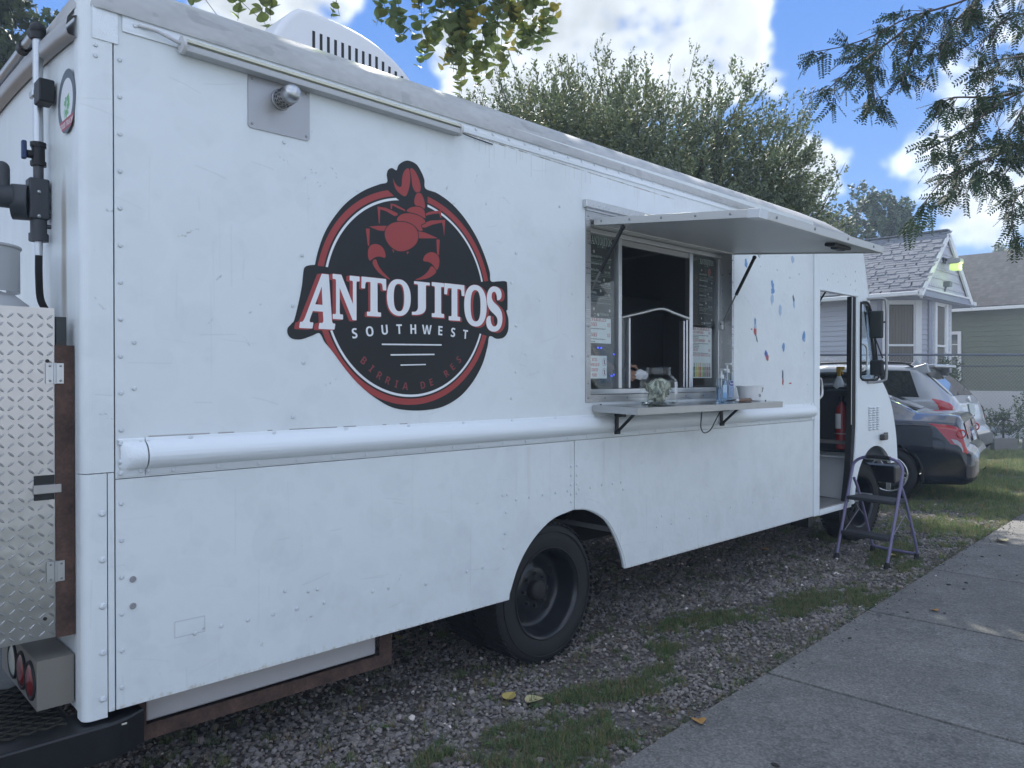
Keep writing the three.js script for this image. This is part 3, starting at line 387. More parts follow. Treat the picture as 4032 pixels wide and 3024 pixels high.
// --- fold-down shelf
const shelf = new THREE.Group(); shelf.name = 'shelf'; truck.add(shelf); shelf.position.set(0, 1.352, .012); shelf.rotation.x = Math.atan(.03);
const shelfSteel = mat({ color: [.46, .46, .465], metalness: 1, roughness: .16, bumpMap: panelWave, bumpScale: .0008 });
part(shelf, 'shelf_top', span(2.441, 4.015, -.003, .0005, 0, .299), shelfSteel);
part(shelf, 'shelf_apron', merge(span(2.4405, 4.0155, -.037, .001, .2995, .3035, .001), span(2.4375, 2.4405, -.037, .001, 0, .3035, .001), span(4.0155, 4.0185, -.037, .001, 0, .3035, .001)), steel);
part(shelf, 'bolt', merge(at(cyl(.005, .004, .006, 8), 2.47, .004, .03), at(cyl(.005, .004, .006, 8), 3.98, .004, .2)), dark);
for (const x of [2.60, 3.70]) part(truck, 'shelf_bracket', merge(span(x - .012, x + .012, 1.30, 1.318, .01, .2, .003), span(x - .012, x + .012, 1.185, 1.31, .044, .056, .003), rod([x, 1.2, .055], [x, 1.302, .17], .009, 8), span(x - .025, x + .035, 1.283, 1.305, .05, .09, .004), span(x - .018, x + .014, 1.186, 1.206, .044, .066, .003)), dark);
part(truck, 'cable_loop', tube([[3.36, 1.322, .12], [3.362, 1.25, .11], [3.375, 1.19, .10], [3.42, 1.155, .095], [3.50, 1.17, .09], [3.58, 1.23, .08], [3.66, 1.29, .07]], .0035, 40, 6), dark);

// --- light bar, exhaust plate
const bar = part(truck, 'light_bar', gridGeo([.232, 1.462].map((x) => arcPts(0, 0, .024, 10, 200, 10).map(([z, y]) => [x, 2.655 + y * .95 - x * .012, .03 + z]))), mat({ color: [.62, .61, .48], roughness: .35, transmission: .15, thickness: 0 }));
part(bar, 'bar_base', at(span(.228, 1.466, -.026, -.002, .004, .05, .004).rotateZ(-.012), 0, 2.655, 0), mat({ color: [.48, .49, .5], roughness: .45 }));
for (const x of [.226, 1.468]) part(bar, 'end_cap', at(cyl(.029, .029, .012, 20).rotateZ(Math.PI / 2), x, 2.652 - x * .012, .032), mat({ color: [.6, .6, .6], roughness: .4 }));
part(bar, 'power_cord', tube([[.222, 2.652, .03], [.19, 2.66, .03], [.14, 2.675, .022], [.09, 2.68, .008]], .006, 24, 6), mat({ color: [.55, .55, .55], roughness: .5 }));
part(bar, 'lead_wire', tube([[1.474, 2.635, .03], [1.52, 2.628, .015], [1.7, 2.622, .006]], .003, 20, 5), dark);
const plate = part(truck, 'exhaust_plate', sheet(roundRect(.475, .727, 2.430, 2.632, .012), .005, .004), mat({ color: [.42, .42, .425], metalness: .9, roughness: .45 }));
for (const [x, y] of [[.49, 2.612], [.712, 2.612], [.49, 2.446], [.712, 2.446]]) part(plate, 'screw', new THREE.SphereGeometry(.005, 8, 5).scale(1, 1, .5), screwMat, [x, y, .006]);
const flue = new THREE.Group(); flue.name = 'exhaust_tube'; truck.add(flue); flue.position.set(.605, 2.562, .004);
part(flue, 'tube_wall', cyl(.034, .034, .085, 28, true).rotateX(Math.PI / 2).translate(0, 0, .0425), steel);
part(flue, 'dome', lathe([[.034, .085], [.033, .098], [.026, .112], [.014, .12], [0.0005, .122]], 28).rotateX(Math.PI / 2), galv);
for (let k = 0; k < 14; k++) for (let j = 0; j < 4; j++) { const a = k / 14 * 6.2832 + (j % 2) * .1; part(flue, 'slot', at(new THREE.SphereGeometry(1, 8, 5).scale(.0022, .0055, .0032).rotateZ(a - Math.PI / 2 + 1.5708), .0335 * Math.cos(a), .0335 * Math.sin(a), .02 + j * .013), dark); }
part(flue, 'collar', new THREE.TorusGeometry(.036, .004, 8, 28).translate(0, 0, .004), steel);

// --- roof air conditioner
{
  const ac = thing('air_conditioner', 'white louvred air conditioner on the truck roof', 'air conditioner', [1.32, 2.93, -.98]);
  const acM = mat({ color: [.74, .745, .76], roughness: .5 });
  const prof = [[-.44, 0], [-.43, .10], [-.36, .235], [-.30, .30], [-.25, .315], [-.05, .305], [.12, .27], [.27, .20], [.37, .11], [.41, 0]];
  const smooth = smoothLine(prof, 44);
  const g = new THREE.ExtrudeGeometry(shapeOf(smooth), { depth: .68, bevelEnabled: true, bevelSize: .03, bevelThickness: .03, bevelSegments: 5, steps: 1 }); part(ac, 'shell', at(g, 0, 0, -.34), acM);
  for (let i = 0; i < 15; i++) part(ac, 'slot', span(-.235 + i * .04, -.220 + i * .04, .155 - Math.max(0, i - 7) * .008, .245 - i * .0022 - Math.max(0, i - 9) * .012, .3705, .3715), dark);
  for (let i = 0; i < 7; i++) part(ac, 'slot', at(span(-.001, .001, 0, .1, -.009, .009).rotateZ(-.47), -.424, .115, .30 - i * .055), dark);
  part(ac, 'skirt', span(-.45, .42, -.035, .01, -.37, .37, .01), acM);
}

// --- wheels
const tyreProfile = (r, w, rim) => [[rim, -w * .40], [rim + .02, -w * .47], [r * .80, -w * .5], [r * .93, -w * .46], [r * .985, -w * .39], [r, -w * .3], [r, w * .3], [r * .985, w * .39], [r * .93, w * .46], [r * .80, w * .5], [rim + .02, w * .47], [rim, w * .40]];
function truckWheel(x, z, dual) {
  const w = new THREE.Group(); w.name = 'wheel'; truck.add(w); w.position.set(x, .362, z);
  const tyre = (dz) => { const t = part(w, 'tyre', lathe(tyreProfile(.366, .215, .225), 64).rotateX(Math.PI / 2), rubber, [0, 0, dz]); const lug = []; for (let i = 0; i < 60; i++) for (const s of [-.075, -.025, .025, .075]) { const a = i / 60 * 6.2832 + s * 2; lug.push(at(new THREE.BoxGeometry(.006, .022, .042).rotateZ(a), .3655 * Math.cos(a), .3655 * Math.sin(a), s)); } part(t, 'tread', merge(lug), rubber); part(t, 'sidewall_ring', merge(new THREE.TorusGeometry(.325, .003, 6, 60).translate(0, 0, .1065), new THREE.TorusGeometry(.24, .004, 6, 60).translate(0, 0, .1025)), rubber); };
  tyre(-.1075); if (dual) tyre(-.37);
  const rm = mat({ color: [.016, .018, .022], roughness: .28 }), holeShade = mat({ color: [.008, .008, .009], roughness: 1 });
  part(w, 'rim', lathe([[.238, -.006], [.236, -.012], [.226, -.014], [.222, -.03], [.214, -.05], [.212, -.085], [.204, -.12], [.196, -.135], [.17, -.14], [.14, -.128], [.118, -.118], [.11, -.112], [.085, -.11], [.0005, -.11]], 56).rotateX(Math.PI / 2), rm);
  for (let i = 0; i < 5; i++) { const a = i / 5 * 6.2832 + .5; part(w, 'hand_hole_shade', at(new THREE.CircleGeometry(.026, 20), .155 * Math.cos(a), .155 * Math.sin(a), -.128), holeShade); }  // flat near-black discs: the shade inside the hand holes is painted in
  part(w, 'hub', lathe([[.0005, -.055], [.03, -.057], [.05, -.066], [.055, -.08], [.055, -.112]], 28).rotateX(Math.PI / 2), mat({ color: [.016, .014, .014], roughness: .7 }));
  for (let i = 0; i < 8; i++) { const a = i / 8 * 6.2832; part(w, 'lug_nut', at(cyl(.011, .010, .022, 6).rotateX(Math.PI / 2), .085 * Math.cos(a), .085 * Math.sin(a), -.102), mat({ color: [.05, .05, .05], metalness: .5, roughness: .5 })); }
  return w;
}
truckWheel(2.15, -.045, true); truckWheel(6.42, -.13, false).rotation.y = -.12;
for (const x of [2.15, 6.42]) { const f = truckWheel(x, -2.05, false); f.rotation.y = Math.PI; }
part(truck, 'axle', rod([2.15, .36, -.2], [2.15, .36, -1.9], .06, 14), dark);
part(truck, 'chassis_rail', merge(span(0, 6.7, .42, .6, -.6, -.68), span(0, 6.7, .42, .6, -1.42, -1.5)), dark);
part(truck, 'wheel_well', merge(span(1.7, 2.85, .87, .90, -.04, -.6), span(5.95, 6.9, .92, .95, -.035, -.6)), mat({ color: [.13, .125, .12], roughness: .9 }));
part(truck, 'mud_flap', span(5.18, 5.24, .30, .42, -.05, -.2), dark);
// --- grey water tank hung under the floor in a rusty angle frame
const rustUV = (...g) => worldUV(merge(...g), (x, y, z) => [(x - z) * 1.7, y * 1.7]);
{
  const tankM = mat({ color: [.52, .50, .50], roughness: .5 });
  const t = new THREE.Group(); t.name = 'water_tank'; truck.add(t);
  part(t, 'tank_body', span(.15, 1.12, .276, .60, -.125, -.7, .01), tankM);
  part(t, 'tank_frame', rustUV(span(.085, 1.19, .222, .2755, -.105, -.112), span(.085, 1.19, .222, .229, -.113, -.7), span(.085, .145, .2758, .6, -.105, -.112), span(1.125, 1.19, .2758, .6, -.105, -.112)), rust);
  part(t, 'drain_plug', rod([1.19, .33, -.16], [1.22, .33, -.16], .014, 12), mat({ color: [.7, .68, .6], roughness: .5 }));
}

// --- rear bumper step with open tread top, tail lamp box
const bumpM = mat({ color: [.010, .011, .013], roughness: .38, bumpMap: panelWave, bumpScale: .004 });
{
  const pr = [[.10, -.12], [.10, -.02], ...arcPts(-.02, -.10, .13, 60, 90, 4), ...arcPts(-.42, -.16, .19, 90, 180, 10), [-.61, -2.1], [-.1, -2.1], [-.1, -.12]];
  const g = upright(pr, .105, { bevelEnabled: true, bevelSize: .008, bevelThickness: .008, bevelSegments: 2 }).translate(0, .262, 0);
  const b = part(truck, 'rear_bumper', g, bumpM);
  part(b, 'step_grating', merge(Array.from({ length: 17 * 16 }, (_, i) => { const u = i % 17, v = Math.floor(i / 17); return at(box(.03, .006, .006).rotateY((u + v) % 2 ? .6 : -.6), -.13 - u * .026, .379, -.06 - v * .03); })), mat({ color: [.03, .028, .02], roughness: .6 }));
  part(b, 'paint_chip', merge(...[[-.02, .366, .034, .02], [.03, .36, .033, .016], [-.25, .28, .037, .03], [-.18, .27, .037, .02]].map(([x, y, z, s]) => box(s, .005, .003, x, y, z))), mat({ color: [.55, .52, .44], roughness: .8 }));
  const bx = part(truck, 'lamp_box', merge(span(-.192, -.085, .425, .585, -.10, -.104), span(-.192, -.085, .425, .430, -.1045, -.62), span(-.192, -.085, .580, .585, -.1045, -.62), span(-.188, -.192, .430, .580, -.1045, -.62)), mat({ color: [.24, .225, .20], metalness: .3, roughness: .5 }));
  const lens = (z, c, nm) => part(bx, nm, at(new THREE.SphereGeometry(.055, 20, 10, 0, 6.2832, 0, 1.571).scale(1, .22, 1).rotateZ(Math.PI / 2), -.1925, .505, z), mat({ color: c, roughness: .2, clearcoat: .6 }));
  lens(-.175, [.22, .012, .015], 'tail_lens'); lens(-.30, [.22, .012, .015], 'tail_lens'); lens(-.43, [.6, .6, .52], 'reverse_lens');
  for (const z of [-.175, -.30, -.43]) part(bx, 'lens_gasket', new THREE.TorusGeometry(.058, .007, 8, 30).rotateY(Math.PI / 2).translate(-.193, .505, z), rubber);
}
// --- tread plate locker on the rear bumper with its hinge post
{
  const lock = new THREE.Group(); lock.name = 'gas_locker'; truck.add(lock);
  const tp = mat({ color: [.48, .485, .495], metalness: 1, roughness: .28, bumpMap: panelWave, bumpScale: .003 });
  part(lock, 'locker_side', span(-.95, -.137, .655, 1.727, -.10, -.1035), tp);
  const lugs = []; for (let i = 0; i < 30; i++) for (let j = 0; j < 36; j++) { const x = -.15 - i * .0272, y = .672 + j * .0293; if (y > 1.72 || x < -.94) continue; lugs.push(at(new THREE.SphereGeometry(1, 7, 5).scale(.0128, .0034, .0021).rotateZ((i + j) % 2 ? .75 : -.75), x, y, -.0998)); }
  part(lock, 'tread_lugs', merge(lugs), tp).userData.kind = 'stuff';
  part(lock, 'locker_back', merge(span(-.95, -.137, .655, 1.60, -.58, -.584), span(-.95, -.946, .655, 1.727, -.104, -.58), span(-.94, -.15, .655, .66, -.11, -.575)), tp);
  part(lock, 'hinge_post', rustUV(span(-.137, -.082, .652, 1.607, -.094, -.0985), span(-.086, -.082, .652, 1.607, -.099, -.16)), rust);
  part(lock, 'post_stub', span(-.132, -.102, 1.607, 1.70, -.10, -.15), mat({ color: [.03, .033, .035], roughness: .5 }));
  for (const y of [1.515, .87]) { const h = part(lock, 'hinge', merge(span(-.164, -.140, y - .033, y + .033, -.0935, -.0975), span(-.135, -.113, y - .033, y + .033, -.0895, -.0935), rod([-.1375, y - .034, -.0925], [-.1375, y + .034, -.0925], .0045, 8)), galv); for (const [dx, dy] of [[-.152, -.024], [-.152, .024], [-.122, -.024], [-.122, .024]]) part(h, 'screw', new THREE.SphereGeometry(.004, 8, 5).scale(1, 1, .5), screwMat, [dx, y + dy, dx < -.14 ? -.093 : -.089]); }
  part(lock, 'latch_slot', merge(span(-.198, -.139, 1.155, 1.185, -.0985, -.0975), span(-.198, -.139, 1.105, 1.125, -.0985, -.0975)), dark);
  part(lock, 'latch_bar', span(-.2, -.12, 1.126, 1.154, -.092, -.098, .002), dullAlu);
  part(lock, 'bolt_hole', merge(at(cyl(.006, .006, .003, 10).rotateX(Math.PI / 2), -.158, 1.555, -.0985), at(cyl(.006, .006, .003, 10).rotateX(Math.PI / 2), -.168, .72, -.0985)), dark);
}
{
  const tank = thing('propane_tank', 'grey propane cylinder with valve collar standing in the tread plate locker', 'propane tank', [-.315, .66, -.32]);
  const tm = mat({ color: [.40, .41, .42], roughness: .45 });
  part(tank, 'cylinder', lathe([[.0005, 0], [.16, 0], [.185, .03], [.188, .08], [.188, .98], [.18, 1.03], [.15, 1.085], [.11, 1.118], [.05, 1.135], [.0005, 1.138]], 40), tm);
  const col = part(tank, 'collar', merge(new THREE.CylinderGeometry(.125, .125, .15, 40, 1, true, 3.9, 4.6).translate(0, 1.20, 0), new THREE.TorusGeometry(.125, .006, 8, 40).rotateX(Math.PI / 2).translate(0, 1.275, 0)), tm);
  part(tank, 'valve', merge(at(cyl(.02, .016, .1, 12), 0, 1.18, 0), at(cyl(.03, .03, .02, 14), 0, 1.235, 0)), mat({ color: [.45, .34, .1], metalness: .9, roughness: .4 }));
  part(tank, 'valve_handle', at(new THREE.TorusGeometry(.028, .007, 8, 20).rotateX(Math.PI / 2), 0, 1.252, 0), dark);
}
// --- gas pipe, valve and regulator on the rear wall
{
  const px = -.115, pz = -.40, pr = .0165;
  const g0 = V(px, 0, pz);
  part(truck, 'gas_pipe', merge(rod([px, 2.33, pz], [px, 2.722, pz], pr, 16), rod([px, 2.735, pz - .02], [px, 2.735, -1.7], pr, 16)), galv);
  part(truck, 'pipe_elbow', merge(at(new THREE.SphereGeometry(.027, 16, 12), px, 2.735, pz), rod([px, 2.735, pz], [px, 2.70, pz], .024, 16), rod([px, 2.735, pz], [px, 2.735, pz - .05], .024, 16)), dark);
  part(truck, 'pipe_coupling', rod([px, 2.735, pz - .18], [px, 2.735, pz - .23], .023, 16), dark);
  part(truck, 'pipe_clamp', merge(span(px - .024, px + .03, 2.49, 2.515, pz - .024, pz + .024, .006)), galv);
  part(truck, 'pipe_bracket', merge(span(-.135, -.086, 2.455, 2.535, pz + .03, pz + .105, .006), span(-.1, -.086, 2.68, 2.74, pz - .05, pz - .12, .004)), dark);
  part(truck, 'ball_valve', merge(rod([px, 2.255, pz], [px, 2.33, pz], .021, 14), rod([px, 2.318, pz], [px, 2.335, pz], .026, 8), rod([px, 2.252, pz], [px, 2.268, pz], .026, 8), rod([px, 2.29, pz], [px - .035, 2.29, pz], .014, 10)), mat({ color: [.02, .02, .022], roughness: .45, metalness: .4 }));
  part(truck, 'valve_lever', span(px - .052, px - .036, 2.27, 2.335, pz - .01, pz + .01, .005), mat({ color: [.02, .04, .12], roughness: .5 }));
  part(truck, 'pipe_nipple', rod([px, 2.20, pz], [px, 2.255, pz], .0165, 14), mat({ color: [.08, .08, .085], metalness: .6, roughness: .45 }));
  const reg = part(truck, 'regulator', merge(span(px - .035, px + .03, 2.06, 2.205, pz - .03, pz + .03, .008), at(cyl(.062, .062, .05, 28).rotateX(Math.PI / 2).rotateY(1.2), px - .05, 2.12, pz - .02), at(cyl(.04, .04, .07, 24).rotateZ(Math.PI / 2), px - .12, 2.13, pz), rod([px, 2.01, pz], [px, 2.06, pz], .027, 12), rod([px, 1.985, pz], [px, 2.012, pz], .032, 8), at(new THREE.SphereGeometry(.024, 14, 10), px - .11, 2.225, pz), rod([px - .11, 2.16, pz], [px - .11, 2.225, pz], .024, 14), ...[2.17, 2.11, 2.078, 2.04].map((y) => rod([px, y, pz], [px + .045, y, pz + .012], .008, 8))), mat({ color: [.055, .06, .068], roughness: .5, metalness: .3 }));
  for (const y of [2.155, 2.07]) part(reg, 'regulator_screw', new THREE.SphereGeometry(.007, 8, 6), galv, [px - .005, y, pz + .031]);
  part(truck, 'hose_fitting', rod([px, 1.935, pz], [px, 1.985, pz], .013, 12), galv);
  part(truck, 'gas_hose', tube([[px, 1.94, pz], [px, 1.86, pz], [px + .004, 1.78, pz + .004], [px + .02, 1.72, pz + .03], [px + .01, 1.66, pz + .02], [px - .08, 1.62, pz]], .012, 40, 10), rubber);
}
// round sticker on the rear wall
part(truck, 'sticker', at(new THREE.CircleGeometry(.105, 40).rotateY(-Math.PI / 2), -.0868, 2.425, -.15), printed(256, 256, (c) => { c.fillStyle = '#59636e'; c.fillRect(0, 0, 256, 256); c.fillStyle = '#e6e9ec'; c.beginPath(); c.arc(128, 128, 92, 0, 7); c.fill(); const q = rngOf(2); for (let i = 0; i < 40; i++) { c.fillStyle = q() < .6 ? 'rgba(80,160,80,.5)' : 'rgba(150,190,170,.5)'; c.beginPath(); c.ellipse(95 + 70 * q(), 110 + 80 * q(), 6 + 14 * q(), 5 + 8 * q(), q() * 3, 0, 7); c.fill(); } c.fillStyle = '#a84a55'; c.fillRect(20, 196, 216, 44); c.fillStyle = '#ddd'; c.font = 'bold 30px sans-serif'; c.textAlign = 'center'; c.fillText('FOOD TRUCKS', 128, 229); }));

// --- mirrors on a tube bracket
{
  const b = part(truck, 'mirror_bracket', tube([[6.22, 2.20, .0], [6.27, 2.205, .04], [6.30, 2.20, .10], [6.305, 2.16, .128], [6.305, 1.85, .13], [6.305, 1.52, .13], [6.30, 1.478, .11], [6.27, 1.462, .05], [6.22, 1.462, .0]], .0115, 70, 10), mat({ color: [.36, .36, .36], metalness: .7, roughness: .45 }));
  const m1 = new THREE.Group(); m1.name = 'mirror'; truck.add(m1); m1.position.set(6.27, 1.975, .058); m1.rotation.y = .1;
  part(m1, 'mirror_housing', box(.035, .245, .115, 0, 0, 0, .015), mat({ color: [.016, .024, .022], roughness: .4 }));
  part(m1, 'mirror_arm', merge(rod([.02, .02, .05], [.03, .02, .075], .008), rod([0, -.12, -.01], [.03, -.30, .045], .006, 8)), dark);
  const m2 = new THREE.Group(); m2.name = 'mirror'; truck.add(m2); m2.position.set(6.27, 1.592, .06); m2.rotation.y = .1;
  part(m2, 'mirror_housing', box(.04, .135, .115, .012, 0, 0, .018), dark);
  part(m2, 'mirror_glass', at(new THREE.SphereGeometry(.32, 20, 10, 0, 6.2832, 0, .18).rotateZ(Math.PI / 2).scale(.9, 1.02, .82), .282, 0, 0), mat({ color: [.85, .9, .88], metalness: 1, roughness: .03 }));
  part(truck, 'grab_handle', tube([[6.09, 1.80, .0], [6.10, 1.79, .02], [6.13, 1.75, .03], [6.135, 1.62, .03], [6.10, 1.57, .02], [6.085, 1.56, .0]], .008, 40, 8), mat({ color: [.5, .5, .5], metalness: .8, roughness: .4 }));
  part(truck, 'grab_handle', tube([[5.255, 1.50, .0], [5.285, 1.48, .0], [5.305, 1.42, .0], [5.30, 1.36, .0], [5.255, 1.33, -.01]], .012, 40, 8), mat({ color: [.6, .6, .6], metalness: .9, roughness: .3 }));
}
// --- kitchen and cab inside
{
  const inside = mat({ color: [.40, .405, .41], roughness: .6 }), floorM = mat({ color: [.26, .26, .265], roughness: .7 });
  part(truck, 'floor', merge(span(-.04, 1.7, .60, .63, -.06, -2.06), span(2.72, 4.95, .60, .63, -.06, -2.06), span(1.701, 2.719, .60, .63, -.57, -2.06)), floorM);
  part(truck, 'ceiling', span(-.04, 6.08, 2.63, 2.64, -.04, -2.06), inside);
  part(truck, 'inner_wall', span(-.04, 5.9, .63, 2.628, -2.03, -2.045), inside);
  part(truck, 'inner_wall', sheet(rect(-.04, 5.12, .90, 2.625), -.035, .008, [rect(WIN.x0 - .004, WIN.x1 + .004, WIN.y0 - .004, WIN.y1 + .004)]), inside);
  part(truck, 'bulkhead', span(5.0, 5.03, .42, 2.62, -.05, -2.02), inside);
  part(truck, 'range_hood', merge(span(1.6, 4.2, 2.15, 2.55, -1.4, -2.02, .01)), inside);
  part(truck, 'cook_line', span(1.2, 4.3, .63, 1.5, -1.35, -2.02, .01), inside);
  part(truck, 'prep_counter', merge(span(2.4, 3.9, 1.40, 1.425, -.13, -.42, .005)), steel);
  part(truck, 'fridge', span(4.3, 4.98, .63, 2.2, -1.3, -2.02, .02), inside);
  // cab
  const cabDark = mat({ color: [.018, .019, .022], roughness: .7 });
  part(truck, 'cab_floor', span(5.03, 6.5, .40, .435, -.06, -2.06), floorM);
  part(truck, 'dashboard', merge(span(6.02, 6.42, .84, 1.39, -.05, -2.05, .02), span(6.1, 6.455, 1.39, 1.42, -.06, -2.04, .01)), cabDark);
  part(truck, 'engine_cover', span(5.6, 6.4, .435, 1.1, -.75, -1.4, .04), cabDark);
  part(truck, 'kick_panel', merge(gridGeo([[[6.02, .80, -.04], [6.02, .80, -.9]], [[5.86, .45, -.04], [6.1, .45, -.9]]]), span(5.98, 6.03, .795, .81, -.05, -1.2, .004)), mat({ color: [.55, .56, .57], roughness: .5 }));
  part(truck, 'sun_visor', span(6.02, 6.14, 2.36, 2.5, -.12, -.9, .012), cabDark);
  part(truck, 'dash_lip', rod([6.30, 1.435, -.1], [6.30, 1.435, -1.0], .012, 8), mat({ color: [.5, .52, .53], roughness: .4 }));
  part(truck, 'parcel_bin', merge(span(6.08, 6.20, 1.20, 1.40, -.12, -.30, .006)), mat({ color: [.05, .075, .07], roughness: .5 }));
}
{
  const ex = thing('fire_extinguisher', 'red fire extinguisher with white label mounted by the cab door', 'extinguisher', [6.0, .87, -.135]);
  part(ex, 'cylinder', lathe([[.0005, 0], [.045, 0], [.05, .01], [.05, .34], [.04, .38], [.02, .40], [.018, .42]], 28), mat({ color: [.22, .010, .013], roughness: .35, clearcoat: .3 }));
  part(ex, 'label', new THREE.CylinderGeometry(.0508, .0508, .13, 20, 1, true, 3.3, 1.7).translate(0, .25, 0), mat({ color: [.62, .62, .6], roughness: .6 }));
  part(ex, 'valve', merge(at(cyl(.016, .016, .05, 12), 0, .44, 0), box(.03, .012, .11, 0, .472, .02, .004), rod([0, .43, .02], [0, .40, .055], .007)), dark);
  part(ex, 'bracket', at(new THREE.TorusGeometry(.052, .005, 6, 28).rotateX(Math.PI / 2), 0, .14, 0), dullAlu);
  const sb = thing('spray_bottle', 'white spray bottle with yellow trigger on the dashboard', 'bottle', [6.145, 1.402, -.22]);
  part(sb, 'bottle', lathe([[.0005, 0], [.045, 0], [.048, .01], [.045, .05], [.024, .10], [.017, .115]], 24), mat({ color: [.75, .77, .77], roughness: .4 }));
  part(sb, 'trigger', merge(span(-.014, .014, .114, .15, -.014, .014, .004), span(-.016, .016, .148, .2, -.02, .02, .006), span(-.008, .008, .17, .2, .018, .05, .004), rod([0, .165, .03], [0, .13, .035], .005)), mat({ color: [.55, .33, .03], roughness: .45 }));
}
// --- logo printed on vinyl, cut to its outline
{
  const out = [[.751, 1.948], [.766, 2.007], [.795, 2.081], [.839, 2.151], [.898, 2.219], [.975, 2.278], [1.055, 2.319], [1.094, 2.335], [1.093, 2.366], [1.1, 2.388], [1.119, 2.4], [1.143, 2.395], [1.154, 2.419], [1.18, 2.44], [1.21, 2.449], [1.249, 2.441], [1.275, 2.414], [1.293, 2.381], [1.3, 2.343], [1.366, 2.333], [1.45, 2.299], [1.527, 2.244], [1.597, 2.17], [1.647, 2.093], [1.684, 2.012], [1.692, 1.966], [1.742, 1.969], [1.79, 1.973], [1.801, 1.952], [1.803, 1.842], [1.795, 1.83], [1.809, 1.787], [1.806, 1.732], [1.779, 1.699], [1.731, 1.69], [1.684, 1.7], [1.67, 1.649], [1.637, 1.564], [1.576, 1.48], [1.497, 1.413], [1.402, 1.371], [1.31, 1.357], [1.213, 1.358], [1.119, 1.374], [1.037, 1.414], [.958, 1.469], [.89, 1.535], [.83, 1.606], [.794, 1.644], [.771, 1.678], [.737, 1.667], [.691, 1.651], [.654, 1.652], [.635, 1.667], [.633, 1.691], [.65, 1.711], [.664, 1.733], [.692, 1.848], [.701, 1.918], [.709, 1.936], [.727, 1.944]];
  const S = 1.22, X0 = .61, Y0 = 1.30, N = 1536, k = N / S, X = (x) => (x - X0) * k, Y = (y) => N - (y - Y0) * k;
  const red = '#a2403f', ink = '#181b1f', white = '#eceef0';
  const scorpion = { stinger: [[1.122, 2.365], [1.133, 2.339], [1.154, 2.324], [1.17, 2.328], [1.171, 2.36], [1.178, 2.392], [1.193, 2.411], [1.21, 2.418], [1.217, 2.382], [1.214, 2.346], [1.205, 2.313], [1.192, 2.288], [1.171, 2.292], [1.147, 2.304], [1.132, 2.322]], tip: [[1.212, 2.416], [1.227, 2.42], [1.245, 2.408], [1.262, 2.383], [1.273, 2.353], [1.273, 2.328], [1.262, 2.318], [1.249, 2.316], [1.236, 2.325], [1.225, 2.345], [1.223, 2.376]], s1: [[1.245, 2.308], [1.262, 2.321], [1.28, 2.314], [1.293, 2.289], [1.298, 2.261], [1.289, 2.247], [1.266, 2.253], [1.24, 2.259], [1.236, 2.28]], s2: [[1.19, 2.225], [1.21, 2.244], [1.249, 2.257], [1.28, 2.255], [1.295, 2.243], [1.298, 2.218], [1.3, 2.208], [1.271, 2.218], [1.231, 2.224]], s3: [[1.141, 2.175], [1.15, 2.197], [1.18, 2.216], [1.227, 2.222], [1.275, 2.215], [1.298, 2.2], [1.298, 2.189], [1.28, 2.183], [1.271, 2.171], [1.289, 2.154], [1.262, 2.149], [1.244, 2.168], [1.214, 2.178], [1.18, 2.179]], body: [[1.079, 2.104], [1.087, 2.14], [1.116, 2.164], [1.158, 2.177], [1.205, 2.178], [1.244, 2.164], [1.26, 2.138], [1.257, 2.102], [1.231, 2.074], [1.196, 2.056], [1.169, 2.048], [1.137, 2.049], [1.1, 2.069]], lclaw: [[.997, 2.033], [1.007, 2.055], [1.03, 2.066], [1.059, 2.064], [1.081, 2.046], [1.09, 2.008], [1.055, 2.016], [1.026, 2.006], [1.006, 1.987], [.997, 2.007]], rclaw: [[1.286, 2.031], [1.297, 2.05], [1.329, 2.066], [1.361, 2.062], [1.379, 2.041], [1.376, 2.004], [1.361, 1.98], [1.343, 2.008], [1.315, 2.02], [1.286, 2.017]], lpinc: [[1.014, 1.987], [1.038, 2.006], [1.046, 1.978], [1.071, 1.95], [1.118, 1.918], [1.083, 1.927], [1.042, 1.95]], rpinc: [[1.329, 2.003], [1.343, 1.999], [1.365, 1.98], [1.338, 1.957], [1.293, 1.937], [1.231, 1.93], [1.279, 1.948], [1.315, 1.977]] };
  const sharp = [[[1.112, 2.247], [1.137, 2.247], [1.186, 2.233], [1.19, 2.225], [1.142, 2.235], [1.121, 2.241], [1.118, 2.223], [1.112, 2.225]], [[1.045, 2.224], [1.088, 2.225], [1.147, 2.211], [1.15, 2.203], [1.133, 2.196], [1.088, 2.211], [1.059, 2.214], [1.056, 2.152], [1.052, 2.155]], [[1.003, 2.134], [1.047, 2.143], [1.092, 2.149], [1.079, 2.125], [1.047, 2.124]], [[.987, 2.124], [1.007, 2.125], [1.004, 2.053], [.997, 2.054]], [[1.293, 2.228], [1.32, 2.243], [1.387, 2.259], [1.389, 2.225], [1.382, 2.227], [1.377, 2.244], [1.338, 2.235], [1.298, 2.222]], [[1.273, 2.175], [1.289, 2.188], [1.329, 2.205], [1.412, 2.22], [1.405, 2.142], [1.4, 2.182], [1.393, 2.205], [1.338, 2.188], [1.298, 2.169], [1.277, 2.167]], [[1.253, 2.148], [1.297, 2.147], [1.37, 2.131], [1.311, 2.123], [1.262, 2.117]], [[1.361, 2.124], [1.38, 2.126], [1.375, 2.055], [1.364, 2.054]], [[1.119, 2.054], [1.13, 2.047], [1.127, 2.036]], [[1.196, 2.051], [1.209, 2.051], [1.198, 2.038]]];
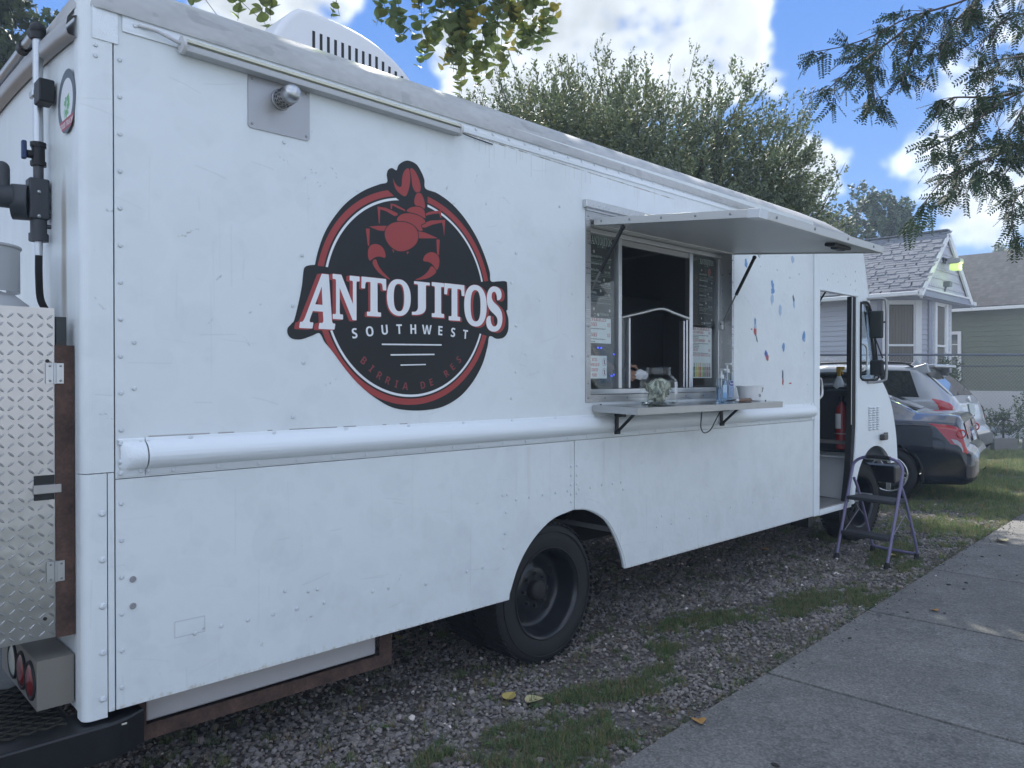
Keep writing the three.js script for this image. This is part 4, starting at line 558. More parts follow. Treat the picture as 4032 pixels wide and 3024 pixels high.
  const tex = canvasTex(N, N, (c) => {
    c.fillStyle = ink; c.fillRect(0, 0, N, N);
    const ring = (r, w, col) => { c.strokeStyle = col; c.lineWidth = w * k; c.beginPath(); c.arc(X(1.221), Y(1.85), r * k, 0, 7); c.stroke(); };
    ring(.4545, .027, red); ring(.428, .0105, white);
    const path = (p) => { c.beginPath(); p.forEach(([x, y], i) => (i ? c.lineTo(X(x), Y(y)) : c.moveTo(X(x), Y(y)))); c.closePath(); };
    const soft = (p) => { c.beginPath(); const n = p.length, mid = (i) => [(p[i % n][0] + p[(i + 1) % n][0]) / 2, (p[i % n][1] + p[(i + 1) % n][1]) / 2]; const s = mid(0); c.moveTo(X(s[0]), Y(s[1])); for (let i = 1; i <= n; i++) { const m = mid(i); c.quadraticCurveTo(X(p[i % n][0]), Y(p[i % n][1]), X(m[0]), Y(m[1])); } c.closePath(); };
    // banner and tail keep the rings clear
    c.fillStyle = ink; path([[.62, 1.64], [.70, 1.945], [.78, 1.945], [1.0, 1.94], [1.62, 1.955], [1.82, 1.99], [1.83, 1.68], [1.67, 1.70], [1.45, 1.75], [1.2, 1.76], [.95, 1.73], [.80, 1.695]]); c.fill();
    path([[1.10, 2.30], [1.15, 2.27], [1.23, 2.25], [1.31, 2.25], [1.312, 2.35], [1.27, 2.47], [1.1, 2.44]]); c.fill();
    c.fillStyle = red; c.strokeStyle = ink; c.lineWidth = .004 * k; c.lineJoin = 'round';
    for (const p of sharp) { path(p); c.fill(); }
    for (const p of Object.values(scorpion)) { soft(p); c.lineWidth = .007 * k; c.stroke(); soft(p); c.fill(); }
    // arched lettering: each glyph fitted to its box, red side shadow first
    const L = [['A', .684, .836, 1.70, 1.912, -.035], ['N', .832, .955, 1.742, 1.917, 0], ['T', .967, 1.087, 1.763, 1.920, 0], ['O', 1.095, 1.216, 1.772, 1.925, 0], ['J', 1.227, 1.320, 1.780, 1.925, 0], ['I', 1.336, 1.402, 1.777, 1.928, 0], ['T', 1.407, 1.524, 1.768, 1.930, 0], ['O', 1.527, 1.663, 1.747, 1.937, 0], ['S', 1.664, 1.766, 1.728, 1.940, 0]];
    c.font = 'bold 200px serif'; c.textBaseline = 'alphabetic'; c.textAlign = 'left';
    const glyph = ([ch, x0, x1, y0, y1, sk], dx, dy, col, grow = 0) => { const m = c.measureText(ch), l = -m.actualBoundingBoxLeft, r = m.actualBoundingBoxRight, a = m.actualBoundingBoxAscent, d = m.actualBoundingBoxDescent; c.save(); c.translate(X(x0 + dx), Y(y0 + dy)); c.transform((x1 - x0) * k / (r - l), 0, sk * k / (a + d), (y1 - y0) * k / (a + d), 0, 0); c.fillStyle = col; c.strokeStyle = col; c.lineWidth = 6 + grow; c.fillText(ch, -l, -d); c.strokeText(ch, -l, -d); c.restore(); };
    L.forEach((g, i) => { const s = i < 4 ? -1 : i < 5 ? 0 : 1, f = Math.abs(i - 4) / 4; for (let t = 1; t > 0; t -= .2) glyph(g, s * .020 * f * t, -.004 * t, red, 2); });
    L.forEach((g) => glyph(g, 0, 0, white));
    // small lines of text on arcs
    const along = (txt, pts, size, col) => { const cv = new THREE.CatmullRomCurve3(pts.map(([x, y]) => V(x, y, 0))); c.fillStyle = col; c.font = `bold ${size * k | 0}px sans-serif`; c.textAlign = 'center'; [...txt].forEach((ch, i) => { const t = i / (txt.length - 1), p = cv.getPointAt(t), d = cv.getTangentAt(t); c.save(); c.translate(X(p.x), Y(p.y)); c.rotate(-Math.atan2(d.y, d.x)); c.fillText(ch, 0, 0); c.restore(); }); };
    along('SOUTHWEST', [[.935, 1.664], [1.09, 1.686], [1.23, 1.694], [1.38, 1.694], [1.53, 1.683]], .058, white);
    along('BIRRIA DE RES', [[.966, 1.560], [1.044, 1.498], [1.14, 1.458], [1.236, 1.446], [1.337, 1.466], [1.419, 1.502], [1.502, 1.573]], .046, '#83383c');
    c.strokeStyle = white; for (const [x0, y0, x1, y1, w] of [[1.066, 1.643, 1.39, 1.650, .0065], [1.111, 1.599, 1.349, 1.606, .0065], [1.163, 1.556, 1.3, 1.56, .0055]]) { c.lineWidth = w * k; c.beginPath(); c.moveTo(X(x0), Y(y0)); c.lineTo(X(x1), Y(y1)); c.stroke(); }
  });
  const g = sheet(smoothLine([...out, out[0]], 420), .0018, .001); worldUV(g, (x, y) => [(x - X0) / S, (y - Y0) / S]);
  part(truck, 'logo_decal', g, mat({ color: [.95, .95, .95], map: tex, roughness: .38, bumpMap: panelWave, bumpScale: .0008 }));
}
// --- faded window clings on the panel before the cab door
{
  const blue = mat({ color: [.16, .32, .58], roughness: .6 }), pale = mat({ color: [.42, .55, .70], roughness: .6 }), redM = mat({ color: [.5, .10, .10], roughness: .6 }), inkM = mat({ color: [.10, .13, .2], roughness: .6 });
  const blob = (x, y, w, h, seed, m, turn = 0) => { const q = rngOf(seed), n = 11, p = Array.from({ length: n }, (_, i) => { const a = i / n * 6.2832, k = .6 + .5 * q(); return [Math.cos(a) * w * k, Math.sin(a) * h * k]; }); const g = sheet(smoothLine([...p, p[0]], 36), .0012 + seed * .00008, .001); part(truck, 'cling', g, m, [x, y, 0]).rotation.z = turn; };
  blob(4.10, 2.30, .022, .03, 1, blue); blob(4.795, 2.40, .025, .03, 2, pale); blob(4.482, 2.18, .022, .05, 3, blue, .3); blob(4.482, 2.14, .03, .025, 4, blue); blob(4.475, 2.08, .024, .045, 5, pale); blob(4.81, 2.10, .016, .04, 6, inkM, .3); blob(4.82, 2.06, .02, .03, 7, pale); blob(4.6, 2.0, .024, .05, 8, pale);
  blob(4.228, 1.90, .014, .03, 9, blue); blob(4.225, 1.83, .022, .035, 10, redM); blob(4.23, 1.865, .02, .02, 11, pale); blob(4.25, 1.78, .008, .03, 12, inkM, .4); blob(4.175, 1.845, .014, .006, 13, redM); blob(4.65, 1.735, .024, .035, 14, blue); blob(4.985, 1.82, .028, .055, 15, blue); blob(4.985, 1.80, .012, .012, 16, pale); blob(4.385, 1.675, .022, .035, 17, mat({ color: [.10, .14, .42], roughness: .6 }), .4); blob(4.405, 1.645, .02, .028, 18, redM); blob(4.64, 1.52, .012, .04, 19, inkM); blob(4.642, 1.475, .012, .03, 20, redM); blob(4.76, 1.46, .025, .006, 21, redM);
}

// =====================================================================
// things on the shelf
// =====================================================================
const shelfY = (z) => 1.3525 - .03 * (z - .012);
{
  const jx = 2.845, jz = .155, y = shelfY(jz) + .001;
  const jar = thing('tip_jar', 'clear glass tip jar stuffed with banknotes on the steel shelf', 'jar', [jx, y, jz]);
  const jg = mat({ color: [.97, .99, .98], roughness: .02, transmission: 1, thickness: 0, ior: 1.5 });
  part(jar, 'jar_wall', lathe([[.0005, .002], [.095, .002], [.104, .01], [.106, .03], [.106, .12], [.100, .142], [.085, .16], [.072, .168], [.068, .174], [.070, .182], [.067, .187], [.070, .194], [.068, .200], [.070, .206], [.068, .211]], 48), jg);
  part(jar, 'jar_base', at(cyl(.094, .098, .012, 40), 0, .009, 0), mat({ color: [.9, .95, .93], roughness: .05, transmission: 1, thickness: .01, ior: 1.5 }));
  const note = printed(256, 192, (c, W, H) => { c.fillStyle = '#e8e8ea'; c.fillRect(0, 0, W, H); c.fillStyle = '#3a3d4a'; c.font = 'italic 40px sans-serif'; c.textAlign = 'center'; ['TIPS-', 'Thank You', 'Gracias!', 'Take'].forEach((t, i) => c.fillText(t, W / 2 + (i % 2) * 6, 44 + i * 42)); });
  part(jar, 'jar_label', new THREE.CylinderGeometry(.1072, .1072, .068, 16, 1, true, .05, .62).translate(0, .095, 0), note);
  const bill = canvasTex(256, 110, (c) => { c.fillStyle = '#d2d4c4'; c.fillRect(0, 0, 256, 110); c.strokeStyle = '#4d5747'; c.lineWidth = 9; c.strokeRect(9, 9, 238, 92); c.fillStyle = '#6f7a66'; c.beginPath(); c.ellipse(128, 55, 28, 36, 0, 0, 7); c.fill(); c.fillStyle = '#3f4a3c'; c.font = 'bold 30px serif'; for (const [x, y] of [[18, 42], [222, 42], [18, 96], [222, 96]]) c.fillText('1', x, y); const q = rngOf(4); for (let i = 0; i < 160; i++) { c.fillStyle = 'rgba(70,80,62,.35)'; c.fillRect(30 + 190 * q(), 16 + 74 * q(), 8 + 14 * q(), 2); } });
  const bm = mat({ color: [.95, .95, .93], map: bill, roughness: .85 });
  R = rngOf(14);
  for (let i = 0; i < 16; i++) { // crumpled notes
    const a = rr(0, 6.28), bend = rr(.018, .034), w = .115, h = .05, tw = rr(-.4, .4), rows = []; for (let j = 0; j <= 3; j++) { const row = []; for (let k = 0; k <= 12; k++) { const u = k / 12 - .5, v = j / 3 - .5, th = u * w / bend; row.push([bend * Math.sin(th), v * h + .012 * Math.sin(u * 9 + i), bend * (1 - Math.cos(th)) + tw * v * u * .05]); } rows.push(row); }
    const o = single('banknote', gridGeo(rows), bm, 'crumpled one dollar banknote inside the glass tip jar', 'banknote', [jx + rr(-.032, .032), y + .035 + (i / 16) * .085, jz + rr(-.03, .03)], 'banknotes in the tip jar'); o.rotation.set(rr(-.5, .5), a, rr(-.9, .9));
  }
}
{
  const san = (x, z, w, h, label, purple) => {
    const s = thing('sanitizer_bottle', label, 'bottle', [x, shelfY(z) + .001, z]); const pl = mat({ color: [.86, .92, .97], roughness: .08, transmission: 1, thickness: 0 });
    part(s, 'bottle', lathe([[.0005, 0], [.9, 0], [1, .04], [1, .86], [.85, .97], [.36, 1], [.34, 1.04]].map(([r, y]) => [Math.max(.0005, r * w), y * h]), 36).scale(1, 1, .72), pl);
    part(s, 'gel', lathe([[.0005, .004], [.88 * w, .004], [.95 * w, .05 * h], [.95 * w, (purple ? .7 : .62) * h], [.0005, (purple ? .7 : .62) * h]], 36).scale(1, 1, .70), mat({ color: [.86, .93, .98], roughness: .1, transmission: .9, thickness: .03, attenuationColor: lin(.7, .85, .97), attenuationDistance: .12, ior: 1.36 }));
    part(s, 'pump', merge(at(cyl(.016, .016, .024, 16), 0, h * 1.06, 0), at(cyl(.0065, .0065, .035, 10), 0, h * 1.06 + .028, 0), span(-.012, .012, h * 1.06 + .038, h * 1.06 + .05, -.01, .03, .004), rod([0, .02, 0], [0, h, 0], .004, 8)), mat({ color: [.75, .78, .8], roughness: .35 }));
    const lab = printed(256, 384, (c, W, H) => { c.fillStyle = purple ? '#9fb6d6' : '#b9d3ea'; c.fillRect(0, 0, W, H); if (purple) { c.fillStyle = '#33348a'; c.beginPath(); c.ellipse(W / 2, 66, 118, 56, 0, 0, 7); c.fill(); c.fillStyle = '#fff'; c.font = 'italic bold 64px sans-serif'; c.textAlign = 'center'; c.fillText('Purell', W / 2, 88); c.fillStyle = '#5a6aa0'; const q = rngOf(8); for (let i = 0; i < 7; i++) squiggle(c, 28, 150 + i * 30, 190 - (i % 3) * 40, 9, q); } else { c.fillStyle = '#86b4e0'; c.fillRect(0, H * .55, W, H * .45); } });
    part(s, 'label', new THREE.CylinderGeometry(w * 1.012, w * 1.012, h * .58, 20, 1, true, -.62, 1.24).scale(1, 1, .73).translate(0, h * .42, 0), lab).rotation.y = 0;
  };
  san(3.545, .14, .042, .15, 'clear pump bottle of hand sanitizer with pale blue label', false);
  san(3.70, .09, .05, .185, 'taller clear sanitizer pump bottle with purple logo label', true);
  const cup = thing('foam_cup', 'white foam cup with pen marks at the end of the steel shelf', 'cup', [3.925, shelfY(.13) + .001, .13]);
  part(cup, 'cup_wall', lathe([[.0005, .002], [.066, .002], [.069, .006], [.086, .088], [.090, .089], [.0905, .097], [.086, .098], [.066, .008], [.0005, .007]], 40), mat({ color: [.82, .82, .82], roughness: .75 }));
  part(cup, 'pen_mark', merge(tube([[.005, .08, .0865], [.012, .084, .0870], [.014, .076, .0860], [.008, .068, .0850], [.014, .062, .0835], [.008, .056, .0825]], .0015, 20, 5), new THREE.TorusGeometry(.009, .0016, 6, 18).rotateX(-.18).translate(-.012, .035, .0765)), dark);
  const tool = thing('wooden_handle_tool', 'wooden handled tool with a wire loop lying on the steel shelf', 'tool', [3.60, shelfY(.24) + .002, .24]);
  part(tool, 'handle', rod([-.02, .013, 0], [.15, .013, -.012], .0135, 12).scale(1, .85, 1), mat({ color: [.17, .085, .04], roughness: .5 }));
  part(tool, 'ferrule', merge(rod([-.045, .012, .001], [-.02, .012, 0], .010, 10), at(new THREE.SphereGeometry(.012, 10, 8), -.05, .012, .001)), alu);
  part(tool, 'wire_loop', tube([[-.05, .012, 0], [-.08, .018, .012], [-.12, .016, .016], [-.148, .012, .004], [-.135, .010, -.014], [-.09, .010, -.012]], .003, 30, 6, true), dark);
  part(tool, 'tip', rod([.15, .013, -.012], [.2, .010, -.016], .004, 8), alu);
}
// blue fairy lights behind the left pane
{
  const s = thing('string_light', 'string of tiny blue lights strung inside the serving window', 'string light', [2.7, 1.45, -.135]);
  part(s, 'wire', tube([[-.2, .22, 0], [-.05, .225, 0], [.03, .222, 0], [.10, .18, .004], [.103, .05, .004]], .0012, 30, 4), dark);
  const bm = mat({ color: [.02, .02, .2], emissive: lin(.03, .05, 1), emissiveIntensity: 2.2 });
  for (const [x, y] of [[-.14, .222], [-.045, .226], [-.015, .225], [.101, .19], [.103, .07], [.08, .062]]) part(s, 'bulb', new THREE.SphereGeometry(.0042, 8, 6), bm, [x, y, .002]);
}
// =====================================================================
// the vendor inside, reaching out with one hand
// =====================================================================
{
  const cap = (p, a, b, ra, rb) => { const abx = b[0] - a[0], aby = b[1] - a[1], abz = b[2] - a[2], apx = p[0] - a[0], apy = p[1] - a[1], apz = p[2] - a[2]; const t = Math.max(0, Math.min(1, (apx * abx + apy * aby + apz * abz) / (abx * abx + aby * aby + abz * abz + 1e-9))); return Math.hypot(apx - abx * t, apy - aby * t, apz - abz * t) - lerp(ra, rb, t); };
  const smin = (a, b, k) => { const h = Math.max(k - Math.abs(a - b), 0) / k; return Math.min(a, b) - h * h * k * .25; };
  const field = (bones, c, half, res, k) => { const mc = new MarchingCubes(res, new THREE.MeshStandardMaterial(), false, false, 90000); mc.isolation = 0; for (let z = 0; z < res; z++) for (let y = 0; y < res; y++) for (let x = 0; x < res; x++) { const h = res / 2, p = [c[0] + (x - h) / h * half, c[1] + (y - h) / h * half, c[2] + (z - h) / h * half]; let d = 9; for (const [a, b, ra, rb] of bones) d = smin(d, cap(p, a, b, ra, rb), k); mc.field[x + y * res + z * res * res] = -d; } mc.update(); const n = mc.count; const g = new THREE.BufferGeometry(); g.setAttribute('position', new THREE.BufferAttribute(new Float32Array(mc.positionArray.slice(0, n * 3)), 3)); g.setAttribute('normal', new THREE.BufferAttribute(new Float32Array(mc.normalArray.slice(0, n * 3)), 3)); g.scale(half, half, half); g.translate(...c); const m = mergeVertices((g.deleteAttribute('normal'), g), 1e-5); m.computeVertexNormals(); return norm(m); };
  // world metres; the vendor stands behind the left pane
  const X = 2.62, Z = -.62, F = .63;
  const sh = [[X - .17, F + 1.38, Z], [X + .17, F + 1.37, Z + .04]], el = [X + .24, F + 1.08, Z + .16], wr = [2.965, 1.515, -.225];
  const body = [[[X, F + .95, Z], [X, F + 1.28, Z], .135, .15], [sh[0], sh[1], .065, .065], [[X, F + 1.36, Z], [X, F + 1.50, Z + .02], .06, .052],
    [sh[1], el, .055, .043], [el, wr, .042, .026], [sh[0], [X - .24, F + 1.08, Z + .02], .055, .043], [[X - .24, F + 1.08, Z + .02], [X - .16, F + .95, Z + .2], .04, .03],
    [[X - .09, F + .92, Z], [X - .1, F + .48, Z], .085, .055], [[X - .1, F + .48, Z], [X - .1, F + .08, Z], .055, .04], [[X - .1, F + .05, Z], [X - .1, F + .04, Z + .16], .045, .035], [[X + .09, F + .92, Z], [X + .1, F + .48, Z], .085, .055], [[X + .1, F + .48, Z], [X + .1, F + .08, Z], .055, .04], [[X + .1, F + .05, Z], [X + .1, F + .04, Z + .16], .045, .035]];
  const head = [[[X, F + 1.66, Z + .015], [X, F + 1.60, Z + .02], .098, .088], [[X, F + 1.56, Z + .05], [X, F + 1.55, Z + .07], .055, .04], [[X, F + 1.615, Z + .105], [X, F + 1.595, Z + .122], .012, .016], [[X - .095, F + 1.62, Z], [X - .095, F + 1.60, Z], .022, .015], [[X + .095, F + 1.62, Z], [X + .095, F + 1.60, Z], .022, .015], [[X - .025, F + 1.552, Z + .1], [X + .025, F + 1.552, Z + .1], .010, .010]];
  const H = wr, hand = [[H, [3.0, 1.525, -.19], .024, .03], [[2.985, 1.545, -.19], [2.995, 1.505, -.185], .022, .022],
    [[2.99, 1.555, -.19], [3.01, 1.575, -.175], .0095, .009], [[3.01, 1.575, -.175], [3.045, 1.572, -.16], .009, .0085], [[3.045, 1.572, -.16], [3.058, 1.556, -.155], .0085, .007],
    [[3.0, 1.54, -.18], [3.03, 1.536, -.165], .0098, .009], [[3.03, 1.536, -.165], [3.045, 1.526, -.158], .009, .0075],
    [[3.0, 1.525, -.18], [3.028, 1.52, -.165], .0098, .009], [[3.028, 1.52, -.165], [3.04, 1.51, -.158], .009, .0075],
    [[2.998, 1.51, -.18], [3.022, 1.503, -.168], .0092, .0085], [[3.022, 1.503, -.168], [3.033, 1.495, -.16], .0085, .007],
    [[2.992, 1.498, -.185], [3.012, 1.488, -.172], .0085, .0078], [[3.012, 1.488, -.172], [3.022, 1.482, -.165], .0078, .0065]];
  const bodyGeo = field(body, [X, F + .85, Z + .1], .98, 96, .05), headGeo = field(head, [X, F + 1.6, Z + .03], .17, 60, .03), handGeo = field(hand, [3.0, 1.53, -.18], .09, 60, .008);
  const base = [X, F, Z];
  const person = thing('person', 'vendor in dark clothes reaching a hand towards the serving window', 'person', base);
  for (const g of [bodyGeo, headGeo, handGeo]) g.translate(-base[0], -base[1], -base[2]);
  part(person, 'body', merge(bodyGeo, headGeo, handGeo), mat({ color: [.30, .17, .11], roughness: .6 }));
  const cloth = body.slice(0, 2).concat([body[3], [el, [2.90, 1.50, -.30], .05, .036], ...body.slice(5)]).map(([a, b, r, s]) => [a, b, r + .012, s + .012]);
  const cg = field(cloth, [X, F + .85, Z + .1], .98, 96, .05); cg.translate(-base[0], -base[1], -base[2]);
  part(person, 'clothing', cg, mat({ color: [.015, .016, .02], roughness: .9 }));
  part(person, 'hair', at(new THREE.SphereGeometry(.112, 24, 14, 0, 6.2832, 0, 1.75).scale(.95, 1, 1.05), 0, 1.665, 0).rotateX(-.0), mat({ color: [.01, .008, .007], roughness: .7 }));
  for (const s of [-1, 1]) part(person, 'eye', new THREE.SphereGeometry(.011, 10, 8), dark, [s * .034, 1.625, .104]);
  // folded white slip held in the fingers
  const w = gridGeo(Array.from({ length: 7 }, (_, j) => { const v = j / 6 - .5; return Array.from({ length: 13 }, (_, i) => { const u = i / 12, wd = .052 * (.25 + Math.sin(Math.min(1, u * 1.25) * 2.3)); return [u * .125, v * wd + .008 * Math.sin(u * 3) - .016 * v * v, .018 * Math.cos(v * 3) + .006 * u]; }); }));
  single('paper_slip', w, mat({ color: [.72, .73, .74], roughness: .8 }), 'crumpled white slip held out by the vendor', 'paper', [3.030, 1.518, -.165]);
}
// =====================================================================
// folding step stool
// =====================================================================
{
  const lilac = mat({ color: [.175, .155, .275], roughness: .4, clearcoat: .2 }), worn = mat({ color: [.30, .29, .33], metalness: .5, roughness: .45 }), tread = mat({ color: [.035, .036, .04], roughness: .75 });
  const st = thing('step_stool', 'folding purple step stool with black treads by the cab door', 'step stool', [5.53, 0, .227], -.15);
  // local axes: u from one side to the other (z), f towards the cab front (x)
  const P = (f, y, u) => [f, y, u];
  const W = .215;
  part(st, 'front_frame', tube([P(.0, .035, -W), P(.07, .25, -W), P(.15, .50, -W), P(.215, .70, -W), P(.235, .78, -W + .01), P(.25, .825, -W + .06), P(.255, .845, -.07), P(.255, .845, .07), P(.25, .825, W - .06), P(.235, .78, W - .01), P(.215, .70, W), P(.15, .50, W), P(.07, .25, W), P(.0, .035, W)], .0125, 140, 12), lilac);
  part(st, 'grip', tube([P(.252, .842, -.10), P(.255, .846, -.05), P(.255, .846, .05), P(.252, .842, .10)], .0165, 30, 12), rubber);
  part(st, 'rear_frame', tube([P(.215, .66, -W + .022), P(.28, .56, -W + .02), P(.38, .35, -W + .02), P(.49, .09, -W + .02), P(.505, .05, -W + .04), P(.507, .045, -.1), P(.507, .045, .1), P(.505, .05, W - .04), P(.49, .09, W - .02), P(.38, .35, W - .02), P(.28, .56, W - .02), P(.215, .66, W - .022)], .0115, 140, 10), lilac);
  const stepG = (f0, f1, y, w) => { const g = span(f0, f1, y - .03, y, -w, w, .009); return g; };
  part(st, 'step', stepG(.115, .35, .515, W - .014), tread); part(st, 'step', stepG(.03, .17, .235, W - .014), tread);
  for (const s of [-1, 1]) { part(st, 'brace', merge(rod(P(.09, .23, s * (W - .015)), P(.30, .39, s * (W - .02)), .004, 6), rod(P(.30, .39, s * (W - .02)), P(.40, .31, s * (W - .02)), .004, 6), rod(P(.30, .39, s * (W - .02)), P(.20, .50, s * (W - .015)), .004, 6)), worn); for (const f of [0, .5]) part(st, 'rubber_foot', at(cyl(.024, .016, .05, 12), ...P(f, .026, s * (f ? W - .025 : W))), rubber); }
}

// =====================================================================
// parked cars: lofted bodies, rear ends towards the sidewalk
// =====================================================================
const pick = (tab, s) => { let i = 0; while (i < tab.length - 2 && s > tab[i + 1][0]) i++; const a = tab[i], b = tab[i + 1], t = Math.min(1, Math.max(0, (s - a[0]) / (b[0] - a[0]))); return a.map((v, k) => lerp(v, b[k], t)); };
function smoothTable(tab, n) { const L = tab[tab.length - 1][0], o = []; for (let i = 0; i <= n; i++) { const u = i / n, s = L * (u < .25 ? u * u * 2.2 + u * .2 : lerp(.1875, 1, (u - .25) / .75)); o.push(s); } return o; }
function carSurface(tab) { // columns: s, top, belt, half width, top half width, sill
  return (s, v, side) => { let [, top, belt, hw, tw, sill] = pick(tab, s); belt = Math.min(belt, top - .05); tw = Math.min(tw, hw * .97);
    const mid = lerp(sill, belt, .55);
    const K = [[0, sill, hw * .90], [.08, sill + .05, hw * .955], [.28, mid, hw], [.44, belt - .04, hw * .985], [.5, belt, hw * .965], [.55, belt + Math.min(.02, (top - belt) * .3), hw * .94], [.8, lerp(belt, top, .86), tw], [.87, top - (top - belt) * .03, tw * .87], [1, top, 0]];
    let i = 0; while (i < K.length - 2 && v > K[i + 1][0]) i++; const a = K[i], b = K[i + 1], t = (v - a[0]) / (b[0] - a[0]); return [side * lerp(a[2], b[2], t), lerp(a[1], b[1], t), -s]; };
}
function carPatch(Sf, side, s0, s1, v0, v1, off, skew = [0, 0, 0, 0], n = 10) { // corners may be pushed along s: [bottom rear, bottom front, top rear, top front]
  const rows = []; for (let j = 0; j <= n; j++) { const f = j / n, v = lerp(v0, v1, f), a = s0 + lerp(skew[0], skew[2], f), b = s1 + lerp(skew[1], skew[3], f), row = []; for (let i = 0; i <= n; i++) { const s = lerp(a, b, i / n), e = .006; const p = V(...Sf(s, v, side)), du = V(...Sf(s + e, v, side)).sub(V(...Sf(Math.max(0, s - e), v, side))), dv = V(...Sf(s, Math.min(1, v + e), side)).sub(V(...Sf(s, Math.max(0, v - e), side))), nn = du.cross(dv).normalize(); if (nn.x * side < -.2 || (Math.abs(nn.x) <= .2 && nn.y < 0)) nn.negate(); p.addScaledVector(nn, off); row.push([p.x, p.y, p.z]); } rows.push(row); } return gridGeo(rows);
}
function carBody(Sf, tab, arches, n = 150, m = 44) {
  const ss = smoothTable(tab, n), gs = [];
  for (const side of [-1, 1]) { const rows = ss.map((s) => Array.from({ length: m + 1 }, (_, j) => Sf(s, j / m, side))); const g = gridGeo(rows), p = g.attributes.position, keep = []; const id = g.index.array; for (let t = 0; t < id.length; t += 3) { let x = 0, y = 0; for (let q = 0; q < 3; q++) { x += -p.getZ(id[t + q]) / 3; y += p.getY(id[t + q]) / 3; } if (arches.some(([a, h, r]) => Math.hypot(x - a, y - h) < r)) continue; keep.push(id[t], id[t + 1], id[t + 2]); } g.setIndex(keep); g.computeVertexNormals(); gs.push(g); }
  const cap = [-1, 1].map((side) => gridGeo([Array.from({ length: m + 1 }, (_, j) => Sf(0, j / m, side)), Array.from({ length: m + 1 }, (_, j) => { const q = Sf(0, j / m, side); return [0, q[1], q[2]]; })]));
  return merge(...gs, ...cap);
}
function carWheel(parent, x, y, s, r, rimM, side) {
  const w = new THREE.Group(); w.name = 'wheel'; parent.add(w); w.position.set(x, y, -s); w.rotation.y = side < 0 ? -Math.PI / 2 : Math.PI / 2;
  part(w, 'tyre', lathe(tyreProfile(r, .205, r * .69), 48).rotateX(Math.PI / 2), rubber, [0, 0, -.10]);
  const spokes = []; for (let i = 0; i < 5; i++) { const a = i / 5 * 6.2832 - Math.PI / 2; spokes.push(span(.03, r * .66, -.028, .028, -.03, -.008, .006).rotateZ(a)); }
  part(w, 'rim', merge(...spokes, at(new THREE.TorusGeometry(r * .66, .013, 8, 40), 0, 0, -.012), at(cyl(.055, .055, .03, 20).rotateX(Math.PI / 2), 0, 0, -.018)), rimM);
  part(w, 'brake_disc', at(cyl(r * .5, r * .5, .02, 28).rotateX(Math.PI / 2), 0, 0, -.1), mat({ color: [.08, .08, .08], roughness: .6 }));
  part(w, 'lug_nut', merge(Array.from({ length: 5 }, (_, i) => at(cyl(.009, .009, .012, 6).rotateX(Math.PI / 2), .034 * Math.cos(i * 1.257), .034 * Math.sin(i * 1.257), -.002))), dark);
}
const alloy = mat({ color: [.62, .63, .64], metalness: .9, roughness: .25 }), tint = mat({ color: [.012, .014, .016], roughness: .05, clearcoat: 1, clearcoatRoughness: .02 });
const redLens = mat({ color: [.42, .012, .018], roughness: .12, clearcoat: 1, clearcoatRoughness: .05 }), clearLens = mat({ color: [.38, .36, .37], roughness: .15, metalness: .3, clearcoat: 1 }), chrome = mat({ color: [.8, .8, .82], metalness: 1, roughness: .08 });
